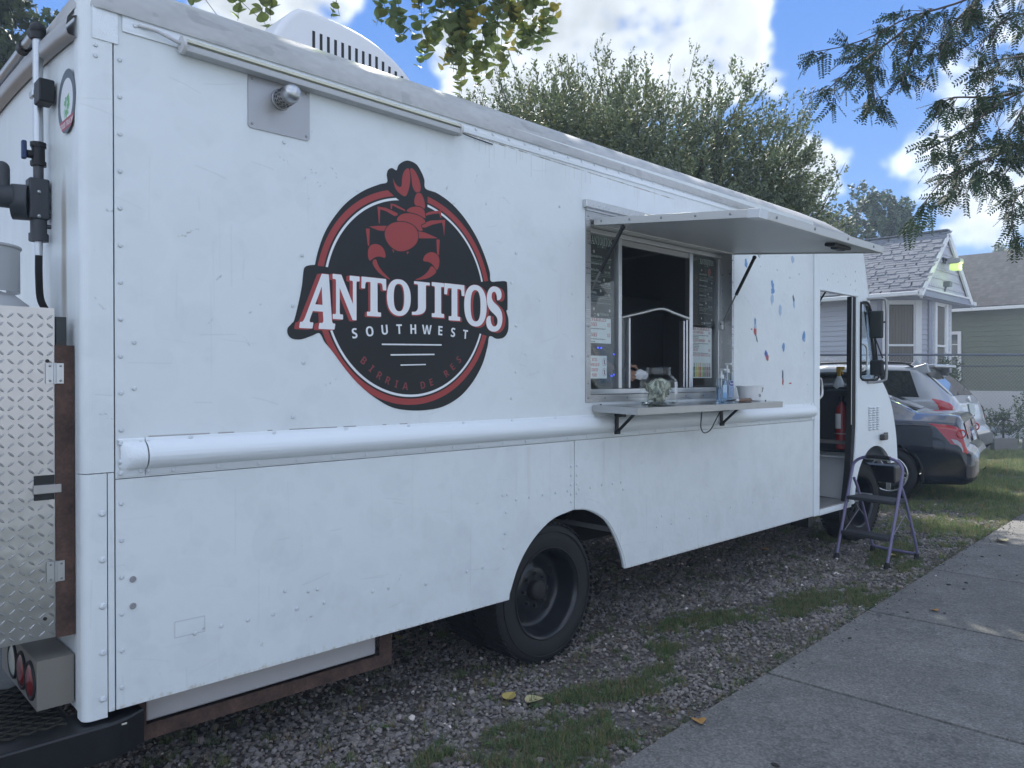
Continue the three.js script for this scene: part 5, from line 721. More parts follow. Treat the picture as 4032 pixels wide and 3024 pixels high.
{
  const tab = [[0, .60, .50, .60, .5, .36], [.02, .66, .56, .70, .5, .31], [.05, .69, .60, .775, .5, .28], [.085, .705, .62, .82, .5, .26], [.11, .74, .66, .84, .5, .25], [.135, .90, .78, .85, .6, .24], [.16, 1.01, .88, .855, .66, .24], [.20, 1.055, .93, .86, .68, .24], [.3, 1.065, .95, .87, .69, .235], [.45, 1.07, .96, .88, .69, .23], [.66, 1.08, .965, .89, .62, .21], [.95, 1.22, .96, .895, .57, .19], [1.3, 1.365, .95, .9, .545, .18], [1.65, 1.445, .94, .9, .565, .17], [2.1, 1.475, .93, .9, .58, .17], [2.6, 1.455, .92, .9, .58, .17], [3.0, 1.36, .92, .9, .57, .17], [3.45, 1.07, .92, .895, .6, .18], [3.7, .98, .90, .89, .68, .19], [4.2, .90, .80, .86, .66, .2], [4.45, .76, .68, .78, .6, .22], [4.58, .55, .46, .6, .4, .26]];
  const Sf = carSurface(tab), navy = mat({ color: [.005, .008, .018], roughness: .25, clearcoat: 1, clearcoatRoughness: .04 });
  const car = thing('parked_car', 'dark navy sedan with red tail lamps parked beside the truck nose', 'car', [10.10, 0, -.10], .18);
  const body = part(car, 'body', carBody(Sf, tab, [[.93, .33, .375], [3.62, .33, .375]]), navy);
  for (const side of [-1, 1]) {
    for (const s of [.93, 3.62]) { carWheel(car, side * .885, .325, s, .322, alloy, side); part(car, 'wheel_arch', at(new THREE.TorusGeometry(.378, .016, 8, 40, Math.PI * 1.12).rotateZ(-.19).rotateY(Math.PI / 2), side * .872, .33, -s), rubber); part(car, 'wheel_liner', at(new THREE.CylinderGeometry(.372, .372, .34, 30, 1, true).rotateZ(Math.PI / 2), side * .70, .33, -s), dark); }
    part(car, 'side_window', carPatch(Sf, side, 1.16, 3.0, .575, .775, .004, [-.10, .30, .30, -.22]), tint);
    part(car, 'door_seam', merge(rod([side * .896, .3, -2.55], [side * .885, .92, -2.55], .003, 5), rod([side * .896, .34, -1.5], [side * .885, .92, -1.32], .003, 5)), dark);
    part(car, 'door_handle', at(box(.03, .03, .17, 0, 0, 0, .012), side * .905, .84, -1.75), navy);
    part(car, 'door_handle', at(box(.03, .03, .17, 0, 0, 0, .012), side * .905, .84, -2.75), navy);
    part(car, 'door_mirror', at(box(.17, .13, .09, 0, 0, 0, .04), side * .98, 1.0, -3.0), navy);
    const tl = part(car, 'tail_lamp', carPatch(Sf, side, .10, .46, .335, .49, .006, [.04, -.2, -.01, .04], 12), redLens);
    part(tl, 'lamp_rear', carPatch(Sf, side, .115, .152, .80, .955, .008, [0, 0, 0, 0], 8), redLens);
    part(tl, 'reverse_lens', carPatch(Sf, side, .14, .24, .34, .37, .0085, [.0, -.02, 0, .02], 6), clearLens);
    part(tl, 'lamp_ring', at(new THREE.TorusGeometry(.045, .009, 8, 28).rotateY(side * 1.25), side * .852, .845, -.155), mat({ color: [.5, .03, .03], roughness: .2 }));
  }
  part(car, 'rear_window', merge(carPatch(Sf, -1, .70, 1.36, .835, 1, .004, [.02, 0, .0, 0]), carPatch(Sf, 1, .70, 1.36, .835, 1, .004, [.02, 0, .0, 0])), tint);
  part(car, 'windscreen', merge(carPatch(Sf, -1, 2.88, 3.44, .835, 1, .004), carPatch(Sf, 1, 2.88, 3.44, .835, 1, .004)), tint);
  part(car, 'chrome_strip', span(-.33, .33, .875, .893, -.148, -.125, .004), chrome);
  part(car, 'number_plate', at(box(.31, .15, .008, 0, 0, 0, .003).rotateX(-.25), 0, .80, -.105), printed(256, 128, (c) => { c.fillStyle = '#d5dbe4'; c.fillRect(0, 0, 256, 128); c.fillStyle = '#35507e'; c.fillRect(0, 0, 256, 26); c.font = 'bold 52px sans-serif'; c.fillText('DXP 481', 22, 92); }));
  part(car, 'badge', merge(span(.52, .70, .99, 1.012, -.158, -.15, .002)), chrome);
  part(car, 'lower_trim', carPatch(Sf, -1, .02, .5, .0, .06, .004), dark);
}
{
  const tab = [[0, .62, .52, .68, .5, .42], [.03, .70, .60, .80, .5, .38], [.07, .745, .64, .86, .5, .34], [.11, .765, .66, .885, .55, .32], [.135, .86, .74, .895, .62, .31], [.17, 1.04, .92, .90, .68, .30], [.25, 1.13, 1.01, .905, .70, .29], [.38, 1.25, 1.05, .91, .70, .28], [.52, 1.38, 1.065, .915, .685, .27], [.66, 1.50, 1.065, .915, .675, .26], [.76, 1.575, 1.06, .92, .67, .25], [.88, 1.60, 1.06, .92, .67, .25], [1.2, 1.615, 1.05, .92, .68, .22], [2.2, 1.625, 1.03, .92, .69, .2], [2.9, 1.56, 1.02, .92, .68, .2], [3.3, 1.36, 1.02, .92, .66, .2], [3.7, 1.10, 1.0, .91, .7, .21], [4.4, .98, .86, .88, .7, .24], [4.68, .84, .74, .8, .6, .28], [4.8, .58, .5, .62, .4, .32]];
  const Sf = carSurface(tab), silver = mat({ color: [.36, .38, .42], roughness: .35, metalness: .25, clearcoat: 1, clearcoatRoughness: .05 });
  const car = thing('parked_car', 'silver grey wagon with roof rails and rear spoiler parked beyond the sedan', 'car', [12.95, 0, -.86], .05); car.scale.set(1, 1.07, 1);
  part(car, 'body', carBody(Sf, tab, [[.98, .35, .40], [3.72, .35, .40]]), silver);
  for (const side of [-1, 1]) {
    for (const s of [.98, 3.72]) { carWheel(car, side * .90, .345, s, .342, alloy, side); part(car, 'wheel_arch', at(new THREE.TorusGeometry(.405, .025, 8, 40, Math.PI * 1.12).rotateZ(-.19).rotateY(Math.PI / 2), side * .885, .35, -s), rubber); part(car, 'wheel_liner', at(new THREE.CylinderGeometry(.398, .398, .36, 30, 1, true).rotateZ(Math.PI / 2), side * .70, .35, -s), dark); }
    const q = part(car, 'side_window', carPatch(Sf, side, .66, 1.62, .575, .79, .004, [.02, 0, .20, 0]), tint);
    part(q, 'window_trim', tube([[0.0, 0, 0], [0.01, .01, 0], [.02, .02, 0]].map((_, i) => { const p = Sf(lerp(.9, 1.62, i / 2), .568, side); return [p[0] + side * .006, p[1], p[2]]; }), .007, 20, 6), chrome);
    part(car, 'side_window', carPatch(Sf, side, 1.68, 2.45, .575, .775, .004), tint); part(car, 'side_window', carPatch(Sf, side, 2.52, 3.15, .575, .775, .004, [0, .35, 0, -.12]), tint);
    part(car, 'roof_rail', merge(tube([Sf(.82, .84, side), Sf(1.0, .84, side), Sf(1.7, .84, side), Sf(2.5, .84, side), Sf(2.75, .84, side)].map((p, i) => [p[0] + side * .01, p[1] + (i % 4 ? .065 : .01), p[2]]), .017, 40, 8)), dark);
    const tl = part(car, 'tail_lamp', carPatch(Sf, side, .12, .48, .38, .57, .007, [.0, -.12, .04, .02], 12), redLens);
    part(tl, 'reverse_lens', carPatch(Sf, side, .15, .21, .46, .55, .010, [0, 0, 0, 0], 6), clearLens);
    part(car, 'door_mirror', at(box(.18, .14, .1, 0, 0, 0, .04), side * 1.0, 1.1, -3.05), silver);
    part(car, 'tailgate_seam', tube([.62, .5, .36, .27].map((s, i) => { const p = Sf(s + .05, .86 - i * .012, side); return [p[0] + side * .004, p[1] + .004, p[2] + .004]; }), .004, 20, 5), dark);
  }
  part(car, 'rear_window', merge(carPatch(Sf, -1, .27, .70, .84, 1, .005), carPatch(Sf, 1, .27, .70, .84, 1, .005)), tint);
  part(car, 'spoiler', merge(at(box(1.26, .05, .46, 0, 0, 0, .02).rotateX(-.08), 0, 1.565, -.74), at(box(.07, .15, .34, 0, 0, 0, .025).rotateX(-.3), -.62, 1.505, -.76), at(box(.07, .15, .34, 0, 0, 0, .025).rotateX(-.3), .62, 1.505, -.76)), silver);
  part(car, 'antenna_fin', at(new THREE.ConeGeometry(.05, .08, 12).scale(.5, 1, 1.9), 0, 1.65, -.95), silver);
  part(car, 'windscreen', merge(carPatch(Sf, -1, 2.95, 3.66, .835, 1, .004), carPatch(Sf, 1, 2.95, 3.66, .835, 1, .004)), tint);
  part(car, 'bumper', merge(carPatch(Sf, -1, .004, .6, .02, .22, .012), carPatch(Sf, 1, .004, .6, .02, .22, .012), span(-.7, .7, .4, .58, -.03, .012, .02)), mat({ color: [.10, .105, .11], roughness: .5 }));
  part(car, 'number_plate', at(box(.31, .15, .008, 0, 0, 0, .003).rotateX(-.18), 0, .95, -.142), mat({ color: [.5, .56, .55], roughness: .5 }));
  part(car, 'rear_wiper', rod([0, 1.22, -.262], [.25, 1.28, -.292], .008, 6), dark);
  part(car, 'badge', merge(at(cyl(.045, .045, .008, 20).scale(1.5, 1, 1).rotateX(Math.PI / 2 - .3), 0, 1.09, -.176), span(-.56, -.3, .985, 1.005, -.165, -.155, .002)), chrome);
}

// =====================================================================
// houses, fence, blocks
// =====================================================================
{
  const lav = mat({ color: [.50, .50, .56], roughness: .6 }), trim = mat({ color: [.74, .745, .75], roughness: .5 }), greyTrim = mat({ color: [.30, .31, .37], roughness: .6 }), paneDark = mat({ color: [.03, .032, .034], roughness: .06, clearcoat: 1 }), curtain = mat({ color: [.16, .14, .12], roughness: .9 });
  const shA = [[.17, .18, .205], [.18, .19, .215], [.19, .20, .225], [.16, .17, .195]].map((c) => mat({ color: c, roughness: .95 }));
  const H = { x: 18.6, xr: 21.8, z: -3.7, zb: -14, y: 3.58, ridge: 5.12 }, CH = .85;
  const house = thing('house', 'small pale lavender house with cutaway bay and grey shingle gable roof', 'house', [H.x, 0, H.z]);
  const W = H.xr - H.x, D = H.z - H.zb, slopeL = Math.hypot(W / 2 + .35, H.ridge - H.y + .12), pitch = Math.atan2(H.ridge - H.y + .12, W / 2 + .35);
  part(house, 'wall', upright([[CH, 0], [W - CH, 0], [W, -CH], [W, -D], [0, -D], [0, -CH]], H.y), lav);
  // siding boards on the three walls that show
  const cl = CH * Math.SQRT2, boardZ = box(.018, .132, D - CH), boardX = box(W - 2 * CH, .132, .018), boardC = box(cl - .04, .132, .018);
  for (let y = .5; y < H.y - .1; y += .125) { const b = part(house, 'siding_board', boardZ, lav, [-.008, y, -(D + CH) / 2]); b.rotation.z = -.15; const c = part(house, 'siding_board', boardX, lav, [W / 2, y, .008]); c.rotation.x = -.15; const e = part(house, 'siding_board', boardC, lav, [CH / 2 - .006, y, -CH / 2 + .006]); e.rotation.order = 'YXZ'; e.rotation.y = -Math.PI / 4; e.rotation.x = -.15; }
  part(house, 'corner_board', at(box(.11, H.y - .55, .06).rotateY(-.39), CH - .01, H.y / 2 + .2, .012), greyTrim);
  part(house, 'corner_board', at(box(.1, H.y - .55, .06).rotateY(-1.18), -.01, H.y / 2 + .2, -CH), greyTrim);
  part(house, 'corner_board', at(box(.1, H.y - .55, .06).rotateY(.39), W - CH, H.y / 2 + .2, .012), trim);
  part(house, 'soffit', span(-.3, W + .3, H.y - .2, H.y - .17, .3, -1.5), greyTrim);
  const window_ = (px, py, pz, turn, w, h, t, t2) => { const g = new THREE.Group(); g.name = 'window'; house.add(g); g.position.set(px, py, pz); g.rotation.y = turn; part(g, 'frame', merge(span(-w / 2 - t, -w / 2, -.12, h + .14, 0, .05), span(w / 2, w / 2 + t2, -.12, h + .14, 0, .05), span(-w / 2, w / 2, h, h + .14, 0, .05), span(-w / 2, w / 2, -.12, 0, 0, .06)), trim); part(g, 'sash', merge(span(-w / 2, w / 2, h * .48, h * .48 + .05, .012, .035), span(-w / 2, -w / 2 + .035, 0, h, .012, .03), span(w / 2 - .035, w / 2, 0, h, .012, .03), span(-w / 2, w / 2, h - .04, h, .012, .03), span(-w / 2, w / 2, 0, .05, .012, .03)), trim); part(g, 'pane', span(-w / 2 + .035, w / 2 - .035, h * .48 + .05, h - .04, .006, .012), paneDark); part(g, 'pane', span(-w / 2 + .035, w / 2 - .035, .05, h * .48, .006, .012), paneDark); const rows = [0, 1].map((j) => Array.from({ length: 30 }, (_, i) => [lerp(-w / 2 + .05, w / 2 - .05, i / 29), j ? h - .06 : .06, .016 + .004 * Math.sin(i * 1.7)])); part(g, 'curtain', gridGeo(rows), curtain); };
  window_(CH * .42 - .015, 1.3, -CH * .58 + .015, -Math.PI / 4, .66, 2.02, .13, .15); window_(-.02, 1.3, -3.2, -Math.PI / 2, .7, 2.0, .12, .12); window_(W / 2 - .05, 1.3, .018, 0, .66, 2.02, .15, .15); window_(W - CH / 2, 1.3, -CH / 2, Math.PI / 4, .66, 2.0, .12, .12);
  // roof: decks, shingles as pieces on the slope that shows
  const oh = .2;
  const roofL = part(house, 'roof', box(slopeL, .05, D + oh, 0, 0, 0), shA[1], [W / 4 - .175, (H.ridge + H.y - .12) / 2 + .02, -D / 2 + oh / 2]); roofL.rotation.z = pitch;
  const roofR = part(house, 'roof', box(slopeL, .05, D + oh, 0, 0, 0), shA[1], [W * .75 + .175, (H.ridge + H.y - .12) / 2 + .02, -D / 2 + oh / 2]); roofR.rotation.z = -pitch;
  R = rngOf(55);
  const shG = [box(.11, .007, .24), box(.12, .010, .20), box(.11, .006, .28)], courses = Math.floor(slopeL / .1), rest = [];
  let laid = 0;
  for (let r = 0; r <= courses; r++) for (let c = 0; c < 44; c++) { const zz = D / 2 + oh / 2 - .10 - c * .245 - (r % 2) * .12 - (r % 3) * .05 + .06, u = -slopeL / 2 + .05 + r * .1; if (u > slopeL / 2 || zz < -D / 2) continue; const k = Math.floor(R() * 3), m = shA[Math.floor(R() * 4)]; if (c < 12 && laid < 298) { const s = part(roofL, 'shingle', shG[k], m, [u, .032 + (k === 1 ? .006 : 0), zz]); s.rotation.z = -.05; laid++; } else rest.push(at(shG[k].clone().rotateZ(-.05), u, .032, zz)); }
  if (rest.length) part(roofL, 'shingle_rows', merge(rest), shA[1]).userData.kind = 'stuff';
  part(house, 'ridge_cap', at(box(.22, .03, D + oh, 0, 0, 0), W / 2, H.ridge + .045, -D / 2 + oh / 2), shA[2]);
  part(house, 'gutter', span(-.42, -.33, H.y - .17, H.y - .07, oh, -D, .02), trim);
  part(house, 'fascia', span(-.34, -.30, H.y - .14, H.y - .03, oh, -D), mat({ color: [.12, .09, .08], roughness: .8 }));
  // pediment with scalloped courses, eave boards, rake boards
  const base = H.y - .02;
  part(house, 'gable', sheet([[-.06, base], [W + .06, base], [W / 2, H.ridge - .05]], .13, .14), lav);
  for (let y = base + .14, i = 0; y < H.ridge - .25; y += .21, i++) { const f = (H.ridge - .05 - y) / (H.ridge - .05 - base), w = (W / 2) * f; for (let x = W / 2 - w + .06; x < W / 2 + w - .06; x += .125) part(house, 'scallop', new THREE.CylinderGeometry(.062, .062, .014, 10, 1, false, 0, Math.PI).rotateX(Math.PI / 2).rotateZ(-Math.PI / 2 + Math.PI).translate(0, 0, 0), lav, [x, y, .138 + (i % 2) * .001]); }
  part(house, 'eave_board', span(-.1, W + .1, base - .20, base, .06, .19), greyTrim); part(house, 'eave_molding', span(-.12, W + .12, base, base + .045, .06, .22, .01), trim);
  for (const s of [-1, 1]) { const r = part(house, 'rake_board', box(slopeL, .16, .05, 0, 0, 0), trim, [W / 2 + s * (W / 4 + .175), (H.ridge + H.y - .12) / 2 - .06, oh - .01]); r.rotation.z = -s * pitch; }
  part(house, 'gutter_end', merge(at(box(.1, .14, .1, 0, 0, 0, .01), -.37, H.y - .12, oh), at(box(.22, .1, .1, 0, 0, 0, .01), W + .4, H.y - .12, oh)), trim);
  // security lamp that is on
  const lamp = thing('security_lamp', 'lit greenish wall lamp on the lavender house gable', 'lamp', [H.x + W / 2 - .2, H.ridge - 1.02, H.z + .12]);
  part(lamp, 'arm', merge(rod([0, .3, 0], [0, .3, .22], .035, 12), span(-.1, .1, .22, .36, .0, .06, .01)), dark);
  part(lamp, 'hood', span(-.15, .15, .18, .31, .14, .43, .03), mat({ color: [.32, .33, .33], roughness: .5 }));
  part(lamp, 'lamp_glass', span(-.13, .13, .02, .185, .18, .40, .04), mat({ color: [.6, .75, .3], emissive: lin(.62, .85, .22), emissiveIntensity: .45, roughness: .3 }));
  const pl = new THREE.PointLight(lin(.7, 1, .3), .35, 0, 2); pl.position.set(H.x + W / 2 - .2, H.ridge - .95, H.z + .60); pl.castShadow = true; pl.shadow.radius = 4; scene.add(pl);
  part(lamp, 'camera_mount', merge(span(.02, .2, -.35, -.22, .0, .16, .01), rod([.1, -.5, .0], [.1, -.3, .05], .03, 8)), mat({ color: [.14, .15, .16], roughness: .5 }));
}
{
  const sage = mat({ color: [.15, .165, .115], roughness: .7 }), trim = mat({ color: [.72, .72, .70], roughness: .5 }), roofM = mat({ color: [1, 1, 1], roughness: .95, map: dataTex(256, ((f, f2) => (u, v) => { const k = f(Math.floor(u * 40) / 40 + .3 * (Math.floor(v * 24) % 2), Math.floor(v * 24) / 24), e = (v * 24) % 1 < .14 ? .72 : 1, c = (42 + 34 * (k - .5) + 12 * f2(u, v)) * e; return [c, c * .99, c * 1.08]; })(tileNoise(40, 31), tileNoise(128, 32))) });
  const X = 27.7, Z = 1, D = 18, W = 7, Y = 3.98;
  const h = thing('house', 'sage green clapboard house with dark shingle roof behind the chain link fence', 'house', [X, 0, Z]);
  part(h, 'wall', span(0.03, W, 0, Y, 0, -D), sage);
  const bg = box(.02, .176, D);
  for (let y = 1.13; y < Y; y += .165) { const b = part(h, 'siding_board', bg, sage, [.012, y, -D / 2]); b.rotation.z = -.09; }
  for (let y = 1.13; y < Y; y += .165) { const b = part(h, 'siding_board', box(W, .176, .02), sage, [W / 2, y, .012]); b.rotation.x = -.09; }
  part(h, 'foundation', span(-.03, W, 0, 1.08, .03, -D), mat({ color: [.55, .55, .54], roughness: .9 }));
  const ridge = Y + 2.05, sl = Math.hypot(W / 2 + .35, ridge - Y + .2), pt = Math.atan2(ridge - Y + .2, W / 2 + .35);
  const rg = worldUV(box(sl, .08, D + .6), (x, y, z) => [z / 5, x / 5]);
  part(h, 'roof', rg, roofM, [W / 4 - .175, (ridge + Y - .2) / 2, -D / 2]).rotation.z = pt; part(h, 'roof', rg, roofM, [W * .75 + .175, (ridge + Y - .2) / 2, -D / 2]).rotation.z = -pt;
  part(h, 'gable', sheet([[0, Y], [W, Y], [W / 2, ridge - .05]], 0, .1), sage);
  part(h, 'gutter', span(-.44, -.34, Y - .30, Y - .2, .2, -D, .01), trim);
  const g = new THREE.Group(); g.name = 'window'; h.add(g); g.position.set(-.03, 1.5, -6.75); g.rotation.y = -Math.PI / 2;
  part(g, 'frame', merge(span(-.42, -.32, -.1, 1.55, 0, .06), span(.32, .42, -.1, 1.55, 0, .06), span(-.32, .32, 1.45, 1.55, 0, .06), span(-.32, .32, -.1, 0, 0, .06), span(-.32, .32, .70, .75, .01, .05), span(-.32, .32, 1.1, 1.13, .01, .04), span(-.32, .32, .35, .38, .01, .04)), trim); part(g, 'pane', span(-.32, .32, 0, 1.45, .004, .012), mat({ color: [.10, .12, .11], roughness: .08, clearcoat: 1 }));
}
{
  // chain link fence
  const wire = mat({ color: [.35, .36, .37], metalness: .6, roughness: .5 }), A = V(13.2, 0, -8.2), B = V(25.5, 0, 3.6), L = A.distanceTo(B), dir = B.clone().sub(A).normalize();
  const f = thing('chain_link_fence', 'tall chain link fence with pipe rails in front of the houses', 'fence', [A.x, 0, A.z], -Math.atan2(dir.z, dir.x));
  const Ht = 2.03, gs = []; const step = .083;
  const tri = (a, b) => rod(a, b, .0021, 3);
  for (let s = -Ht; s < L; s += step) { const x0 = Math.max(0, s), x1 = Math.min(L, s + Ht - .3); if (x1 - x0 < .05) continue; gs.push(tri([x0, .3 + (x0 - s), 0], [x1, .3 + (x1 - s), 0]), tri([x0, Ht - (x0 - s), .006], [x1, Ht - (x1 - s), .006])); }
  part(f, 'wire_mesh', merge(gs), wire);
  part(f, 'top_rail', rod([0, Ht, 0], [L, Ht, 0], .026, 10), mat({ color: [.10, .11, .15], metalness: .3, roughness: .5 }));
  part(f, 'bottom_rail', rod([5.2, .30, .05], [L, .26, .05], .05, 12), mat({ color: [.38, .42, .46], roughness: .5, metalness: .3 }));
  part(f, 'cable', rod([6.2, Ht - .26, .03], [L, Ht - .24, .03], .012, 6), mat({ color: [.06, .06, .10], roughness: .5 }));
  for (const x of [0.5, 3.4, 11.9, 14.9]) part(f, 'post', rod([x, 0, 0], [x, Ht + .06, 0], .032, 12), wire);
  struct('pavement', worldUV(span(16.6, 24.4, -.05, .03, -6, 4.0).applyMatrix4(new THREE.Matrix4().makeTranslation(0, 0, 0)), (x, y, z) => [x, z]), mat({ color: [.30, .30, .30], roughness: .9 })).position.set(1.3, 0, -.6);
  // hollow concrete blocks
  const bm = mat({ color: [.21, .20, .19], roughness: .95, bumpMap: panelWave, bumpScale: .006 });
  const spots = [[17.35, -1.63, .75, 'concrete block lying on the grass edge next to the silver wagon bumper'], [17.85, -1.15, .76, 'concrete block at the far end of the low row by the fence'], [16.95, -2.02, .72, 'concrete block half behind the silver wagon']];
  for (const [x, z, t, l] of spots) { const b = thing('concrete_block', l, 'block', [x, .0, z], -t, 'blocks edging the grass'); part(b, 'block', merge(span(-.24, .24, 0, .26, -.10, -.07, .004), span(-.24, .24, 0, .26, .07, .10, .004), span(-.24, -.21, 0, .26, -.07, .07), span(.21, .24, 0, .26, -.07, .07), span(-.02, .02, 0, .26, -.07, .07)), bm); }
}

// houses across the street: their sunlit fronts throw light back on the shaded side of the truck
for (const [x, c, l] of [[-8, [.50, .54, .58], 'pale grey two storey house across the street at the truck rear'], [3.5, [.58, .61, .64], 'off white two storey house across the street facing the serving window'], [24, [.42, .45, .5], 'slate grey two storey house across the street facing the lavender house']]) {
  const h = thing('house', l, 'house', [x, -.1, 21]), m = mat({ color: c, roughness: .8 }), rm = mat({ color: [.12, .11, .11], roughness: .95 });
  part(h, 'wall', span(-4, 4, 0, 5.6, 0, 9), m); part(h, 'gable', at(new THREE.ExtrudeGeometry(shapeOf([[-4, 5.6], [4, 5.6], [0, 8.4]]), { depth: 9, bevelEnabled: false }), 0, 0, 0), m);
  for (const s of [-1, 1]) part(h, 'roof', at(box(5.2, .12, 9.8).rotateZ(-s * .61), s * 2.05, 7.1, 4.5), rm);
  for (const [wx, wy] of [[-2.2, .9], [2.2, .9], [-2.2, 3.6], [2.2, 3.6], [0, 3.6]]) { const w = part(h, 'window', span(wx - .55, wx + .55, wy, wy + 1.5, -.06, -.01), mat({ color: [.75, .75, .73], roughness: .6 })); part(w, 'pane', span(wx - .46, wx + .46, wy + .08, wy + 1.42, -.07, -.062), mat({ color: [.04, .045, .05], roughness: .1 })); }
  part(h, 'door', span(-.5, .5, .1, 2.2, -.06, -.01), mat({ color: [.12, .05, .04], roughness: .5 }));
}

// =====================================================================
// trees and plants
// =====================================================================
function taper(pts, r0, r1, n = 10, seg = 6) { const cv = new THREE.CatmullRomCurve3(pts.map((p) => (Array.isArray(p) ? V(...p) : p))), fr = cv.computeFrenetFrames(n, false), rows = []; for (let i = 0; i <= n; i++) { const c = cv.getPointAt(i / n), r = lerp(r0, r1, i / n), row = []; for (let k = 0; k <= seg; k++) { const a = k / seg * 6.2832; row.push(c.clone().addScaledVector(fr.normals[i], r * Math.cos(a)).addScaledVector(fr.binormals[i], r * Math.sin(a)).toArray()); } rows.push(row); } return gridGeo(rows); }
// flat leaf in the x-y plane along +y, folded a little on its midrib
function leafGeo(outline, len, fold) { const n = outline.length, pos = [], idx = []; const P = (i, s) => [s * outline[i][0] * len, outline[i][1] * len, fold * Math.abs(outline[i][0]) * len]; for (const s of [-1, 1]) for (let i = 0; i < n - 1; i++) { const m0 = [0, outline[i][1] * len, 0], m1 = [0, outline[i + 1][1] * len, 0], a = P(i, s), b = P(i + 1, s), k = pos.length / 3; pos.push(...m0, ...a, ...b, ...m1); idx.push(k, k + 1, k + 2, k, k + 2, k + 3); } const g = new THREE.BufferGeometry(); g.setAttribute('position', new THREE.Float32BufferAttribute(pos, 3)); g.setIndex(idx); g.computeVertexNormals(); return norm(g); }
const ovalLeaf = (l) => leafGeo([[0, 0], [.22, .3], [.24, .55], [0, 1]], l, .35);
const heartLeaf = (l) => leafGeo([[0, .06], [.24, -.04], [.42, .10], [.46, .30], [.36, .56], [.17, .80], [0, 1]], l, .28);
const mapleLeaf = (l) => leafGeo([[0, 0], [.34, .05], [.22, .26], [.52, .52], [.24, .56], [.22, .8], [0, 1]], l, .25);
const leafMat = () => mat({ color: [1, 1, 1], roughness: .62, transmission: .42, thickness: 0, specularIntensity: .6 });
const barkM = mat({ color: [.07, .055, .045], roughness: .95 });
const rndDir = () => { const z = rr(-1, 1), a = rr(0, 6.2832), s = Math.sqrt(1 - z * z); return V(s * Math.cos(a), z, s * Math.sin(a)); };
const lookQ = (dir, roll) => new THREE.Quaternion().setFromUnitVectors(V(0, 1, 0), dir.clone().normalize()).multiply(new THREE.Quaternion().setFromAxisAngle(V(0, 1, 0), roll));
const green = (base, v) => { const k = rr(1 - v, 1 + v), w = rr(-.12, .12); return lin(base[0] * k * (1 + w), base[1] * k, base[2] * k * (1 - w)); };
// a twig with leaves along both sides
function sprayGeo(leaf, n, len, ang = .9) { const gs = []; for (let i = 0; i < n; i++) { const t = (i + .5) / n, a = i * 2.4 + rr(-.3, .3); const g = leaf.clone().applyQuaternion(eul(ang + rr(-.3, .3), 0, 0)).applyQuaternion(eul(0, a, 0)); g.scale(rr(.8, 1.15), rr(.8, 1.15), rr(.8, 1.15)); gs.push(at(g, 0, t * len, 0)); } gs.push(norm(rod([0, 0, 0], [0, len, 0], .0025, 3))); return merge(gs); }

// generic crown: limbs from the trunk into clumps, sprays around the clumps
function tree(o) {
  R = rngOf(o.seed);
  const t = thing(o.name, o.label, o.category ?? 'tree', o.base), B = V(...o.base), wood = [], mats = [], cols = [];
  const C = V(...o.center).sub(B), rad = V(...o.rad), turn = eul(0, o.turn ?? 0, 0);
  const fork = V(C.x * .25, Math.max(.6, C.y - rad.y * 1.05), C.z * .25);
  wood.push(taper([[0, -.05, 0], [fork.x * .4 + rr(-.1, .1), fork.y * .5, fork.z * .4], fork.toArray()], o.trunk, o.trunk * .7, 8, 9));
  for (let i = 0; i < o.clumps; i++) {
    const d = rndDir(); const f = Math.cbrt(rr(o.hollow ?? .25, 1)); const p = V(d.x * rad.x, d.y * rad.y, d.z * rad.z).multiplyScalar(f).applyQuaternion(turn).add(C); if (o.keep && !o.keep(p.clone().add(B))) continue;
    const mid = fork.clone().lerp(p, .5).add(V(rr(-.3, .3), rr(0, .5) * rad.y * .3, rr(-.3, .3)));
    if (i % (o.limbEvery ?? 1) === 0) wood.push(taper([fork.toArray(), mid.toArray(), p.toArray()], o.trunk * rr(.16, .32), .006, 7, 5));
    const R0 = o.clumpR * rr(.6, 1.25);
    for (let k = 0; k < o.per; k++) { const dd = rndDir(), q = p.clone().addScaledVector(dd, R0 * Math.cbrt(rr(.15, 1))); if (o.keep && !o.keep(q.clone().add(B))) continue; const dir = dd.clone().add(V(0, o.up ?? .4, 0)).add(q.clone().sub(C).normalize().multiplyScalar(.6)); mats.push(mx(q, lookQ(dir, rr(0, 6.28)), rr(.75, 1.25))); cols.push(green(o.green, .35)); }
  }
  (o.extra ?? []).forEach((fn) => fn({ wood, mats, cols, B, C, rad }));
  part(t, 'trunk', merge(wood), barkM);
  stuff(t, 'crown', o.geo, o.mat ?? leafMat(), mats, cols);
  return t;
}
R = rngOf(300);
const smallSpray = sprayGeo(ovalLeaf(.06), 9, .20), mapleSpray = sprayGeo(mapleLeaf(.13), 7, .22), heartSpray = sprayGeo(heartLeaf(.115), 5, .26, 1.9);
